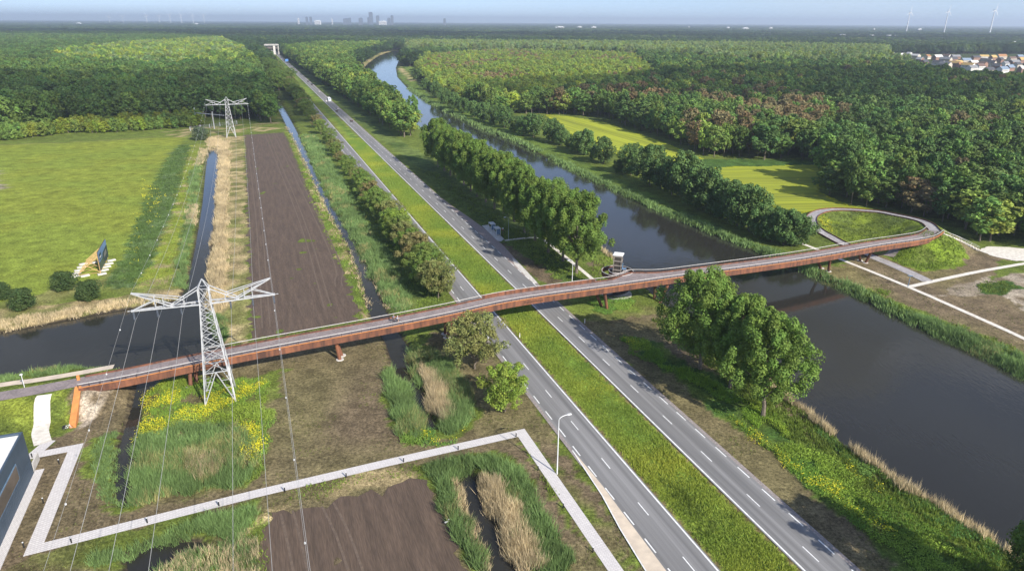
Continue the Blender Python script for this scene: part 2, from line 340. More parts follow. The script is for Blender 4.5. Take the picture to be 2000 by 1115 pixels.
paint([(810, 700), (860, 690), (925, 780), (935, 830), (830, 870), (780, 870), (760, 800), (750, 720), (780, 730)], GRASS)
paint([(820, 905), (900, 885), (980, 878), (1010, 900), (1130, 1130), (900, 1130), (860, 1000)], GRASS * .8)
paint([(1020, 850), (1060, 860), (1260, 1130), (1215, 1130)], SOILG, GRASS, mix=n2)
paint([(1020, 858), (1050, 895), (1200, 1115), (1240, 1150), (1150, 1060), (1060, 935)], GRASS * 1.05)
# between road and canal, south
paint([(1075, 590), (1300, 598), (1440, 705), (1560, 800), (1800, 980), (2200, 1250), (1750, 1250), (1450, 930), (1250, 735), (1130, 625)], SOILC * .92, SOILG, mix=n1)
paint([(1075, 590), (1290, 585), (1320, 610), (1180, 625), (1120, 625)], GRASS * 1.2, OLIVE, mix=n2)
paint([(1210, 655), (1260, 660), (1420, 740), (1560, 830), (1760, 960), (2200, 1250), (1850, 1250), (1700, 1050), (1530, 900), (1380, 790)], GRASS * .95, LUSH, mix=n2)
paint([(1630, 880), (1760, 960), (1785, 975), (1700, 930)], SOILC)
paint([(1590, 835), (1650, 885), (1600, 860), (1540, 815)], SOILC)
paint([(1150, 512), (1190, 502), (1260, 560), (1175, 560)], GRASS, SOILC, mix=n2)
paint([(975, 470), (1000, 480), (1100, 548), (1070, 560), (1030, 530)], SOILC * .9)
# east bank
paint([(1590, 535), (1640, 505), (1800, 480), (1850, 465), (1920, 490), (2200, 520), (2300, 850), (2000, 700), (1880, 640), (1760, 590), (1650, 560)], SOILC * 1.1, np.array([.16, .135, .06]), mix=n1)
paint([(1820, 580), (1900, 545), (1960, 530), (2060, 530), (2060, 640), (1990, 600), (1960, 575), (1860, 575)], PALE * .85, SOILC, mix=n2)
paint([(1905, 555), (1960, 548), (1990, 562), (1960, 578), (1915, 572)], LUSH)
paint([(1950, 510), (2060, 500), (2060, 520), (1930, 545)], GRASS)
paint([(1590, 545), (1700, 570), (1760, 595), (1880, 648), (2000, 700), (2200, 800), (2200, 870), (2000, 745), (1800, 645), (1600, 550)], GRASS * .9, LUSH, mix=n2)
paint([(1720, 500), (1790, 470), (1840, 470), (1900, 500), (1880, 520), (1800, 530), (1750, 515)], np.array([.14, .2, .02]), GRASS, mix=n2)
paint([(1575, 430), (1620, 405), (1720, 408), (1800, 425), (1840, 450), (1780, 470), (1690, 490), (1600, 460)], np.array([.155, .20, .025]), np.array([.10, .13, .03]), mix=n2, lo=.4, hi=.8)
paint([(1560, 470), (1590, 460), (1680, 495), (1640, 520), (1570, 520)], GRASS)
# canal banks and crops north
paint([(1590, 545), (1560, 528), (1480, 493), (1260, 402), (1000, 275), (837, 201), (776, 151), (779, 118), (800, 112), (812, 120), (800, 150), (850, 195), (1010, 255), (1130, 310), (1290, 390), (1480, 478), (1580, 500)], np.array([.12, .175, .03]), np.array([.085, .13, .025]), mix=n2)
paint([(787, 112), (800, 113), (783, 130), (815, 160), (800, 160), (778, 135)], STRAW, GRASS, mix=n2)
paint([(1065, 224), (1110, 228), (1185, 240), (1300, 280), (1375, 311), (1360, 316), (1280, 318), (1150, 290)], CROP, CROP * .85, mix=n1, warp=False)
paint([(1310, 329), (1618, 320), (1600, 352), (1600, 375), (1660, 402), (1700, 408), (1590, 415), (1560, 420), (1450, 385)], CROP * .85, CROP * .65, mix=n1, warp=False)
paint([(1275, 318), (1370, 311), (1620, 313), (1618, 322), (1310, 329)], LUSH * 1.1)
paint([(700, 150), (690, 138), (705, 122), (740, 104), (760, 100), (765, 103), (735, 113), (712, 128), (706, 149)], STRAW, np.array([.13, .17, .035]), mix=n2)
paint([(800, 113), (822, 116), (815, 140), (798, 140), (785, 125)], np.array([.14, .2, .04]))
# median and rough road edges
u, v = touv(GP)
k = (v > 52.6) & (v < 63.4) & (u > -20) & (u < 1900)
vv = (v - 58 + (n3 - .5) * 3)
med = np.where((np.abs(vv - 1.5) < 2.2)[:, None], np.array([.115, .18, .03]), np.array([.185, .235, .035])); GC[k] = (med * (.75 + .5 * n2[:, None]))[k]
k2 = k & ((v < 53.3) | (v > 62.8)); GC[k2] = np.array([.16, .12, .06])
# submerged and shoreline ground is mud
GC[GH < -.55] = MUD
GC *= (.8 + .4 * n3[:, None]) * (.88 + .24 * n1[:, None])
nx, ny = len(gx), len(gy); I = np.arange(nx * ny).reshape(ny, nx)
F = np.stack([I[:-1, :-1].ravel(), I[:-1, 1:].ravel(), I[1:, 1:].ravel(), I[1:, :-1].ravel()], 1)
gm = bpy.data.materials.new('ground'); N, L, b = nodes(gm); b.inputs['Roughness'].default_value = .95; b.inputs['Specular IOR Level'].default_value = .1
a = N.new('ShaderNodeAttribute'); a.attribute_name = 'col'; tc = N.new('ShaderNodeTexCoord')
prev = a.outputs['Color']
for sc_, lo_, hi_ in ((.22, .72, 1.28), (1.1, .72, 1.28), (2.2, .66, 1.34), (6.5, .6, 1.4)):
    no = N.new('ShaderNodeTexNoise'); no.inputs['Scale'].default_value = sc_; no.inputs['Detail'].default_value = 5; L.new(tc.outputs['Object'], no.inputs['Vector'])
    mr = N.new('ShaderNodeMapRange'); mr.inputs[1].default_value = .3; mr.inputs[2].default_value = .7; mr.inputs[3].default_value = lo_; mr.inputs[4].default_value = hi_; L.new(no.outputs[0], mr.inputs[0])
    mx = N.new('ShaderNodeMix'); mx.data_type = 'RGBA'; mx.blend_type = 'MULTIPLY'; mx.inputs[0].default_value = 1; L.new(prev, mx.inputs[6]); L.new(mr.outputs[0], mx.inputs[7]); prev = mx.outputs[2]
L.new(prev, b.inputs['Base Color']); bp = N.new('ShaderNodeBump'); bp.inputs['Strength'].default_value = .5; bp.inputs['Distance'].default_value = .3; L.new(no.outputs[0], bp.inputs['Height']); L.new(bp.outputs[0], b.inputs['Normal'])
me = npmesh('ground', np.column_stack([GP, GH]), F, gm, {'col': ('FLOAT_COLOR', GC)}, smooth=True)
tag(link('ground', me), 'flat polder land with meadow, worked soil, verges and canal banks', 'ground', kind='structure')
def gz(p): return float(height(np.array([[p[0], p[1]]]))[0])

# water
wm = bpy.data.materials.new('water'); N, L, b = nodes(wm)
b.inputs['Base Color'].default_value = (.026, .025, .021, 1); b.inputs['Roughness'].default_value = .06; b.inputs['IOR'].default_value = 1.33
tc = N.new('ShaderNodeTexCoord'); mp = N.new('ShaderNodeMapping'); mp.inputs['Rotation'].default_value = (0, 0, R(35)); mp.inputs['Scale'].default_value = (1, .35, 1)
L.new(tc.outputs['Object'], mp.inputs[0]); no = N.new('ShaderNodeTexNoise'); no.inputs['Scale'].default_value = 1.6; no.inputs['Detail'].default_value = 3; L.new(mp.outputs[0], no.inputs['Vector'])
n2_ = N.new('ShaderNodeTexNoise'); n2_.inputs['Scale'].default_value = .12; L.new(tc.outputs['Object'], n2_.inputs['Vector'])
ml = N.new('ShaderNodeMath'); ml.operation = 'MULTIPLY'; L.new(no.outputs[0], ml.inputs[0]); L.new(n2_.outputs[0], ml.inputs[1])
bp = N.new('ShaderNodeBump'); bp.inputs['Strength'].default_value = .2; bp.inputs['Distance'].default_value = .2; L.new(ml.outputs[0], bp.inputs['Height']); L.new(bp.outputs[0], b.inputs['Normal'])
wx = np.array([-420, 420]); wy = np.array([20, 2100])
me = npmesh('water', [(-420, 20, WZ), (420, 20, WZ), (420, 2100, WZ), (-420, 2100, WZ)], np.array([[0, 1, 2, 3]]), wm)
tag(link('water', me), 'calm dark canal water', 'water', kind='structure')

# ------------------------------------------------------------------ flat sheets
def sheet(name, poly, z, m, label, cat, rag=0.0, drape=False):
    poly = np.array(poly, float)
    if rag:
        q = []
        for i in range(len(poly)):
            a, c = poly[i], poly[(i + 1) % len(poly)]; n = max(1, int(np.linalg.norm(c - a) / 1.2)); nn = np.array([-(c - a)[1], (c - a)[0]]) / (np.linalg.norm(c - a) + 1e-9)
            for t in np.arange(n) / n: q.append(a + (c - a) * t + nn * rng.normal(0, rag))
        poly = np.array(q)
    me = bpy.data.meshes.new(name); me.from_pydata([(x, y, z) for x, y in poly], [], [list(range(len(poly)))]); me.materials.append(m)
    bm = bmesh.new(); bm.from_mesh(me); bmesh.ops.triangulate(bm, faces=bm.faces[:]); bmesh.ops.recalc_face_normals(bm, faces=bm.faces[:])
    for f in bm.faces:
        if f.normal.z < 0: f.normal_flip()
    bm.to_mesh(me); bm.free()
    return tag(link(name, me), label, cat, kind='structure')
def ribbon(name, C, half, m, label, cat, lift=.07, drape=False, right=None):
    C = np.array(C, float); n = side_normals(C); r = half if right is None else right
    A, B = C[:, :2] - n * half, C[:, :2] + n * r
    za = height(A) + lift if drape else C[:, 2] + lift; zb = height(B) + lift if drape else C[:, 2] + lift
    V = np.vstack([np.column_stack([A, za]), np.column_stack([B, zb])]); k = len(C); i = np.arange(k - 1)
    me = npmesh(name, V, np.stack([i, i + k, i + k + 1, i + 1], 1), m)
    return tag(link(name, me), label, cat, kind='structure')
def urange(name, v0, v1, u0, u1, z, m, label, cat):
    us = np.arange(u0, u1 + 1, 20.0); A = [[*uv(q, v0), z] for q in us]; B = [[*uv(q, v1), z] for q in us]; k = len(us); i = np.arange(k - 1)
    me = npmesh(name, A + B, np.stack([i, i + k, i + k + 1, i + 1], 1), m); return tag(link(name, me), label, cat, kind='structure')
UF = 1900
urange('road', 45.75, 52.75, -30, UF, .10, M['asphalt'], 'left two-lane carriageway of grey asphalt', 'road')
urange('road', 63.25, 70.25, -30, UF, .10, M['asphalt'], 'right two-lane carriageway of grey asphalt', 'road')
urange('road_edge', 45.05, 45.75, 88, UF, .09, M['edgebrick'], 'narrow brick edging of the left carriageway', 'road edge')
urange('road_edge', 70.25, 70.95, -30, UF, .09, M['edgebrick'], 'narrow brick edging of the right carriageway', 'road edge')
mk = MB()
def strip(v, w_, u0, u1, z=.115):
    q = [uv(u0, v - w_), uv(u0, v + w_), uv(u1, v + w_), uv(u1, v - w_)]; mk.add([(x, y, z) for x, y in q], [(0, 1, 2, 3)])
for v0 in (52.4, 63.6):
    for u0 in np.arange(-30, UF, 20): strip(v0, .13, u0, u0 + 20)
def phase(px, p): return touv(at(*px))[0] % p
pl, pr = phase((1038, 728), 12.45), phase((1104, 633), 12.45); el, er = phase((1059, 794), 6.2), phase((1126, 629), 6.2)
for u0 in np.arange(-36, 1300, 12.45): strip(49.35, .09, u0 + pl, u0 + pl + 3.2); strip(66.65, .09, u0 + pr, u0 + pr + 3.2)
for u0 in np.arange(-36, 1300, 6.2): strip(46.2, .11, u0 + el, u0 + el + 3.1); strip(69.8, .11, u0 + er, u0 + er + 3.1)
e = [at(1118, 880), at(1176, 968), at(1211, 1033), at(1261, 1115), at(1330, 1230)]
for p, q in zip(e[:-1], e[1:]):
    d_ = (q - p)[:2]; n_ = np.array([d_[1], -d_[0]]) / np.linalg.norm(d_) * .09; mk.add([(*(p[:2] - n_), .125), (*(p[:2] + n_), .125), (*(q[:2] + n_), .125), (*(q[:2] - n_), .125)], [(0, 1, 2, 3)])
tag(mk.build('road_markings', M['white']), 'white edge lines and lane dashes on both carriageways', 'road markings', kind='structure')
sheet('lay_by', atp([(1117, 878), (1151, 918), (1176, 948), (1213, 998), (1251, 1048), (1301, 1115), (1400, 1230), (1325, 1230), (1261, 1115), (1211, 1033), (1176, 968)]), .108, M['beige'], 'beige concrete wedge beside the left carriageway', 'lay-by')
sheet('bus_bay', atp([(862, 386), (885, 404), (915, 424), (945, 446), (985, 482), (1010, 510), (1048, 552), (1035, 549), (1000, 517), (960, 478), (920, 441), (890, 412)]), .104, M['brick'], 'brown brick bus bay beside the right carriageway', 'bus bay')
sheet('pavement_end', atp([(1000, 503), (1010, 510), (1050, 553), (1043, 555), (1005, 518)]), .112, M['concrete'], 'pale concrete wedge at the end of the bus bay', 'pavement')
sheet('ploughed_field', atp([(478, 264), (555, 259), (628, 425), (702, 610), (690, 626), (600, 643), (491, 664), (486, 500)]), .05, M['soil'], 'long bare ploughed field between two ditches', 'field', rag=.7)
sheet('ploughed_field', atp([(512, 1230), (514, 1035), (520, 1003), (620, 985), (800, 942), (826, 940), (870, 1010), (912, 1130), (940, 1230)]), .05, M['soil'], 'bare ploughed field below the paved path', 'field', rag=.7)
# crops in rows
def crop_field(px, a, b_, k, label):
    d_ = at(*b_)[:2] - at(*a)[:2]; th = math.atan2(d_[1], d_[0]); m = mat('crop_rows', tuple(CROP * k * 1.1), tuple(CROP * k * np.array([.62, .68, .6])), 1, .95, stretch=(-(th - math.pi / 2), (.55, .012, 1)), scale2=.15)
    sheet('crop_field', atp(px), .06, m, label, 'field', rag=.5)
crop_field([(1067, 224), (1110, 228), (1185, 241), (1300, 282), (1372, 311), (1355, 315), (1285, 316), (1150, 288)], (1075, 227), (1368, 311), .92, 'yellow-green crop strip in rows beyond the canal')
crop_field([(1318, 330), (1612, 322), (1596, 352), (1596, 375), (1652, 402), (1690, 408), (1590, 413), (1540, 412), (1450, 383)], (1330, 350), (1590, 346), .8, 'wider yellow-green crop field in rows in front of the wood')
for pts_ in ([(537, 262), (640, 470), (662, 560)], [(488, 290), (505, 430), (520, 640)], [(520, 262), (585, 420), (640, 600)], [(640, 985), (668, 1040), (700, 1130)], [(560, 1000), (575, 1060), (590, 1130)]):
    for o_ in (-.9, .9):
        P_ = spline([at(x, y, 0) for x, y in pts_], 3.0); n_ = side_normals(P_); k_ = len(P_); A_ = P_[:, :2] + n_ * (o_ - .18); B_ = P_[:, :2] + n_ * (o_ + .18); i_ = np.arange(k_ - 1)
        tag(link('tractor_track', npmesh('tractor_track', np.vstack([np.column_stack([A_, np.full(k_, .062)]), np.column_stack([B_, np.full(k_, .062)])]), np.stack([i_, i_ + k_, i_ + k_ + 1, i_ + 1], 1), M['rut'])), 'pressed tractor rut in the ploughed soil', 'track', kind='structure')
# paths
def path_px(pts, z=0.0): return spline([at(x, y, z) for x, y in pts], 2.0)
def polyline(pts, w_, z):
    P = [at(*p)[:2] for p in pts]; n = len(P); L_, R_ = [], []
    for i in range(n):
        d0 = P[i] - P[i - 1] if i else P[1] - P[0]; d1 = P[i + 1] - P[i] if i < n - 1 else d0
        d0, d1 = d0 / np.linalg.norm(d0), d1 / np.linalg.norm(d1); a0, a1 = np.array([d0[1], -d0[0]]), np.array([d1[1], -d1[0]])
        mvec = a0 + a1; mvec = mvec / (mvec @ a0); L_.append(P[i] - mvec * w_); R_.append(P[i] + mvec * w_)
    return np.array(L_), np.array(R_)
def paved(name, pts, w_, z, m, label):
    A, B = polyline(pts, w_, z); k = len(A); i = np.arange(k - 1)
    me = npmesh(name, np.vstack([np.column_stack([A, np.full(k, z)]), np.column_stack([B, np.full(k, z)])]), np.stack([i, i + k, i + k + 1, i + 1], 1), m)
    return tag(link(name, me), label, 'path', kind='structure')
pv = bpy.data.materials.new('grey_pavers'); N, L, b = nodes(pv); b.inputs['Roughness'].default_value = .9
tc = N.new('ShaderNodeTexCoord'); br = N.new('ShaderNodeTexBrick'); br.inputs['Scale'].default_value = 1.0; br.inputs['Brick Width'].default_value = .6; br.inputs['Row Height'].default_value = .3; br.inputs['Mortar Size'].default_value = .035
br.inputs['Color1'].default_value = (.62, .59, .57, 1); br.inputs['Color2'].default_value = (.54, .51, .50, 1); br.inputs['Mortar'].default_value = (.43, .40, .38, 1)
mp = N.new('ShaderNodeMapping'); mp.inputs['Rotation'].default_value = (0, 0, R(20)); L.new(tc.outputs['Object'], mp.inputs[0]); L.new(mp.outputs[0], br.inputs['Vector']); L.new(br.outputs['Color'], b.inputs['Base Color']); M['pavers'] = pv
paved('path', [(98, 860), (64, 890), (148, 874), (66, 1073), (500, 964), (760, 903), (1018, 845), (1210, 1125), (1280, 1230)], 1.02, .06, pv, 'pale block paved path zigzagging past the dark building and over to the road')
C = spline([at(88, 774, 2.75), at(84, 792, 1.7), at(80, 822, .9), at(78, 842, .3), at(84, 866, .06)], 1.0)
ribbon('path', C, 1.35, M['gravel'], 'white ramp path coming down from the cycle path', 'path', .09, True)
ribbon('cycle_path', LEFTPATH, 2.0, M['bikeasphalt'], 'grey asphalt cycle path climbing to the bridge abutment', 'cycle path', .04)
ribbon('gravel_path', UPPATH, 1.0, M['beige'], 'narrow pale gravel path along the wide ditch', 'path', .05)
ribbon('cycle_path', LOOP, 1.85, M['loopasphalt'], 'grey cycle path looping down the grass mound', 'cycle path', .03)
ribbon('path', path_px([(1530, 462), (1600, 489), (1640, 506), (1700, 530), (1775, 561), (1880, 607), (2010, 666), (2200, 760)]), .75, M['gravel'], 'narrow white path along the far canal bank', 'path', .07)
ribbon('path', path_px([(1778, 560), (1830, 548), (1900, 533), (1960, 522), (2060, 505)]), .8, M['gravel'], 'pale path leading east from the cycle path', 'path', .075)
sheet('gravel_yard', atp([(1910, 489), (1930, 482), (1970, 483), (2060, 492), (2060, 512), (1985, 510), (1940, 501)]), .09, M['gravel'], 'white gravel yard at the foot of the mound', 'yard', rag=.15)
ribbon('path', path_px([(986, 470), (1020, 466), (1053, 465), (1080, 483), (1130, 523), (1165, 552)]), .65, M['gravel'], 'thin pale path from the bus stop under the poplars', 'path', .08)
ribbon('ramp', spline([at(1735, 500, .1), at(1750, 488, 1.0), at(1768, 478, 2.2), at(1790, 472, 3.3)], 1.0), 1.6, M['bikeasphalt'], 'grey stony slope below the end of the bridge', 'slope', .1, True)
# curb of the looping path
kb = MB()
for off in (-1.9, 1.9):
    n_ = side_normals(LOOP); E = LOOP[: int(len(LOOP) * (.83 if off > 0 else .83))]; n_ = n_[:len(E)]
    for i in range(len(E) - 1):
        a = (*(E[i, :2] + n_[i] * off), E[i, 2] + .06); c = (*(E[i + 1, :2] + n_[i + 1] * off), E[i + 1, 2] + .06); kb.beam(a, c, .14, .62)
tag(kb.build('path_kerb', M['corten']), 'rusty steel kerb edging the looping cycle path', 'kerb', kind='structure')

# ------------------------------------------------------------------ footbridge
bridge = thing('footbridge', at(*DECK_PX[6]), 'long rusty steel cycle bridge curving over road and canal', 'bridge')
BO = np.array(bridge.location)
def sweep(C, o0, o1, z0, z1, n=None):
    """rectangular bar along C between side offsets o0..o1 and heights z0..z1 (arrays allowed)"""
    n = side_normals(C) if n is None else n; k = len(C); o0, o1 = np.broadcast_to(o0, k), np.broadcast_to(o1, k); z0, z1 = np.broadcast_to(z0, k), np.broadcast_to(z1, k)
    q = [(o0, z0), (o1, z0), (o1, z1), (o0, z1)]; V = np.vstack([np.column_stack([C[:, :2] + n * o[:, None], C[:, 2] + z]) for o, z in q]) - BO
    i = np.arange(k - 1); F = [np.stack([a * k + i, a * k + i + 1, ((a + 1) % 4) * k + i + 1, ((a + 1) % 4) * k + i], 1) for a in range(4)]
    F.append(np.array([[0, 3 * k, 2 * k, k], [k - 1, 2 * k - 1, 3 * k - 1, 4 * k - 1]])); return V, np.vstack(F)
def swp(name, C, o0, o1, z0, z1, m, parent):
    V, F = sweep(C, o0, o1, z0, z1); return link(name, npmesh(name, V, F, m), parent)
s_ = proj(DECK)[:, 0]
HW = 2.45
flare = 3.2 * np.exp(-((s_ - 1246) / 30.0) ** 2); flare[s_ < 1226] *= .0
fl = np.convolve(np.pad(flare, 3, 'edge'), np.ones(7) / 7, 'valid')
swp('deck', DECK, -HW - fl, HW, -.25, 0, M['bikeasphalt'], bridge)
gn = swp('girder', DECK, HW, HW + .28, -1.25, .22, M['corten'], bridge)
swp('curb', DECK, HW - .02, HW + .33, .22, .27, M['cortenlit'], bridge); swp('curb', DECK, -HW - .33 - fl, -HW + .02 - fl, .22, .27, M['corten'], bridge)  # near strip takes the brighter steel, painting the sunlit girder top
swp('girder', DECK, -HW - .28 - fl, -HW - fl, -1.0, .22, M['corten'], bridge)
swp('underside', DECK, -HW * .75, HW * .75, -1.1, -.27, M['corten'], bridge)
# near girder carries cut out lettering
fc = bpy.data.curves.new('lettering', 'FONT'); fc.body = 'Buitenhout'; fc.size = 1.0; fc.extrude = .02; fc.space_character = 1.12; fc.align_x = 'CENTER'; fc.align_y = 'CENTER'
tmp = bpy.data.objects.new('lettering_tmp', fc); COL.objects.link(tmp); dg = bpy.context.evaluated_depsgraph_get(); lm = bpy.data.meshes.new_from_object(tmp.evaluated_get(dg)); bpy.data.objects.remove(tmp); lm.materials.clear(); lm.materials.append(M['black'])
i0 = int(np.argmin(np.abs(s_ - 1031))); nrm = side_normals(DECK)
lo = link('lettering', lm, gn); dvec = np.array([-nrm[i0, 1], nrm[i0, 0]]); p0 = DECK[i0, :2] + nrm[i0] * (HW + .3)
lo.matrix_local = Matrix.Translation((p0[0] - BO[0], p0[1] - BO[1], DECK[i0, 2] - .55 - BO[2])) @ Matrix.Rotation(math.atan2(dvec[1], dvec[0]), 4, 'Z') @ Matrix.Rotation(R(90), 4, 'X')
def railing(C, off, parent, i_from=0, i_to=None):
    off = np.broadcast_to(off, len(C)); i_to = i_to or len(C); n = side_normals(C); mb = MB(); d_acc = 0
    for i in range(i_from, i_to):
        if i > i_from: d_acc += np.linalg.norm(C[i] - C[i - 1])
        if d_acc > 1.75 or i == i_from:
            d_acc = 0; p = np.array([*(C[i, :2] + n[i] * off[i]), C[i, 2]]) - BO; mb.beam(p + [0, 0, .1], p + [0, 0, 1.0], .08)
    for hz in (.42, .62, .82):
        for i in range(i_from, i_to - 1, 2):
            j = min(i + 2, i_to - 1); a = np.array([*(C[i, :2] + n[i] * off[i]), C[i, 2] + hz]) - BO; c = np.array([*(C[j, :2] + n[j] * off[j]), C[j, 2] + hz]) - BO; mb.beam(a, c, .018)
    r = mb.build('railing', M['darksteel'], parent); k = slice(i_from, i_to)
    V, F = sweep(C[k], off[k] - .06, off[k] + .06, .98, 1.07, n[k]); link('handrail', npmesh('handrail', V, F, M['rail']), r)
railing(DECK, HW + .14, bridge)
railing(DECK, -HW - .14 - fl, bridge, 22)
V, F = sweep(DECK[int(np.argmin(np.abs(s_ - 950))):int(np.argmin(np.abs(s_ - 1176)))], -HW - .05, -HW + .03, .05, 1.0); link('parapet', npmesh('parapet', V, F, M['corten']), bridge)
def pier(feet, tops_px, cat=None):
    """leaning steel legs from a concrete footing up to the girder"""
    for (fx, fy), tp in zip(feet, tops_px):
        f = at(fx, fy); f[2] = gz(f); i = int(np.argmin(np.abs(s_ - tp))); side = .9 if True else 0
        yield f, i
for feet, tops in (([(372, 756), (384, 750)], [371, 378]), ([(664, 702), (668, 694)], [649, 653]), ([(873, 659), (869, 652)], [880, 876]), ([(1186, 604), (1176, 599)], [1176, 1165]), ([(1288, 591), (1278, 584)], [1303, 1283]),
                   ([(1618, 530), (1604, 524)], [1618, 1600]), ([(1690, 513), (1680, 509)], [1702, 1684])):
    for q, (f, i) in enumerate(pier(feet, tops)):
        off = .9 if q == 0 else -.9
        t = np.array([*(DECK[i, :2] + nrm[i] * off), DECK[i, 2] - 1.0]); mb = MB(); mb.beam(f - [0, 0, .3] - BO, t - BO, .78, n=12, w2=.86)
        pr_ = mb.build('pier', M['corten'], bridge)
        if feet[0][0] not in (1186, 1288): MB().cyl(np.array([f[0], f[1], f[2] - .2]) - BO, .95, .3, 14, .85).build('footing', M['concrete'], pr_)
# abutment at the west end
ab = MB(); a0 = DECK[0]; d0 = (DECK[3] - DECK[0])[:2]; d0 /= np.linalg.norm(d0); n0 = np.array([d0[1], -d0[0]])
c = a0[:2] + d0 * .6; ab.box((c[0] - BO[0], c[1] - BO[1], a0[2] - 1.6 - BO[2]), (1.2, 5.6, 3.0), math.atan2(d0[1], d0[0])); abo = ab.build('abutment', M['corten'], bridge)
ww = MB(); t0, t1 = at(153, 756, 3.5), at(141.5, 833, .25); sd = (t1 - t0)[:2] / np.linalg.norm((t1 - t0)[:2]); sn = np.array([sd[1], -sd[0]])
P = []
for p, zt in ((t0, 3.75), (t1, .55)):
    for o in (-.55, .55): P += [(*(p[:2] + sn * o), -1.0), (*(p[:2] + sn * o), zt)]
P = [np.array(p) - BO for p in P]
ww.add(P, [(0, 1, 3, 2), (4, 6, 7, 5), (0, 4, 5, 1), (2, 3, 7, 6), (1, 5, 7, 3), (0, 2, 6, 4)]); ww.build('wing_wall', M['cortenlit'], bridge)['label'] = 'bright orange wing wall'  # orange colour paints full sun onto the rusty wall
wl = MB().box(np.array([*at(98 + 55, 738, 3.9)[:2], 3.9]) - BO, (.5, .5, 1.1), .4); wl.build('end_post', M['cortenlit'], bridge)

# spiral stair and lookout tower beside the bridge
tb = at(1203, 575); TZ = 11.5; tower = thing('stair_tower', (tb[0], tb[1], 0), 'white roofed glazed lift tower with a rusty spiral stair beside the bridge', 'tower', rz=R(-18))
mb = MB()
for sx in (-1, 1):
    for sy in (-1, 1): mb.box((sx * 1.02, sy * 1.02, TZ / 2), (.14, .14, TZ))
mb.build('frame', M['louvre'], tower)
ring = MB()
for z in np.arange(1.2, TZ - .2, 1.25):
    for sx, sy, lx, ly in ((0, 1.09, 2.3, .1), (0, -1.09, 2.3, .1), (1.09, 0, .1, 2.08), (-1.09, 0, .1, 2.08)): ring.box((sx, sy, z), (lx, ly, .26))
ring.build('louvre_bands', M['louvre'], tower)
MB().box((0, 0, TZ / 2), (1.7, 1.7, TZ - .4)).build('glazing', mat('dark_lift_glass', (.09, .075, .06), (.05, .045, .04), 2, .12), tower)
MB().box((0, 0, TZ + .12), (2.7, 2.5, .25)).box((0, 0, TZ + .3), (2.4, 2.2, .12)).build('roof', M['roofwhite'], tower)
MB().box((1.7, .3, TZ * .66), (1.1, 1.5, .12)).box((1.25, .3, TZ * .66 + .7), (.1, 1.5, 1.4)).build('canopy', M['glassblue'], tower)
MB().cyl((0, 0, .02), 4.3, .35, 40).build('base_slab', M['concrete'], tower)
st, wall_o, wall_i, hr, hr2 = MB(), MB(), MB(), MB(), MB(); NS = 44
for k in range(NS):
    t0_, t1_ = 2 * math.pi * (.62 + k / NS * 1.0), 2 * math.pi * (.62 + (k + 1) / NS * 1.0); z = .4 + 5.5 * k / NS
    pc = lambda r, t, zz: (r * math.cos(t), r * math.sin(t), zz)
    st.add([pc(2.4, t0_, z), pc(4.1, t0_, z), pc(4.1, t1_, z), pc(2.4, t1_, z), pc(2.4, t0_, z + .14), pc(4.1, t0_, z + .14), pc(4.1, t1_, z + .14), pc(2.4, t1_, z + .14)], [(3, 2, 1, 0), (4, 5, 6, 7), (0, 1, 5, 4), (1, 2, 6, 5), (2, 3, 7, 6), (3, 0, 4, 7)])
    for r, wm_ in ((4.2, wall_o), (2.3, wall_i)):
        dz = 0.0; z = 6.0
        wm_.add([pc(r, t0_, z - .3), pc(r, t1_, z + dz - .3), pc(r, t1_, z + dz + .85), pc(r, t0_, z + .85), pc(r + .06, t0_, z - .3), pc(r + .06, t1_, z + dz - .3), pc(r + .06, t1_, z + dz + .85), pc(r + .06, t0_, z + .85)], [(0, 1, 2, 3), (7, 6, 5, 4), (3, 2, 6, 7), (0, 4, 5, 1), (0, 3, 7, 4), (1, 5, 6, 2)])
        (hr if r > 3 else hr2).beam(pc(r + .03, t0_, z + .95), pc(r + .03, t1_, z + dz + .95), .12)
st.build('steps', M['darksteel'], tower); wall_o.build('outer_wall', M['corten'], tower); wall_i.build('inner_wall', M['corten'], tower); hr.build('handrail', M['rail'], tower); hr2.build('handrail', M['rail'], tower)
# ring shaped landing at deck level
ld, lw = MB(), MB()
for k in range(30):
    t0_, t1_ = math.pi * 2 * k / 40 - 1.9, math.pi * 2 * (k + 1) / 40 - 1.9; zz = 6.72
    ld.add([pc(1.4, t0_, zz), pc(3.0, t0_, zz), pc(3.0, t1_, zz), pc(1.4, t1_, zz), pc(1.4, t0_, zz + .15), pc(3.0, t0_, zz + .15), pc(3.0, t1_, zz + .15), pc(1.4, t1_, zz + .15)], [(3, 2, 1, 0), (4, 5, 6, 7), (0, 1, 5, 4), (1, 2, 6, 5), (2, 3, 7, 6), (3, 0, 4, 7)])
ld.build('landing', M['bikeasphalt'], tower)

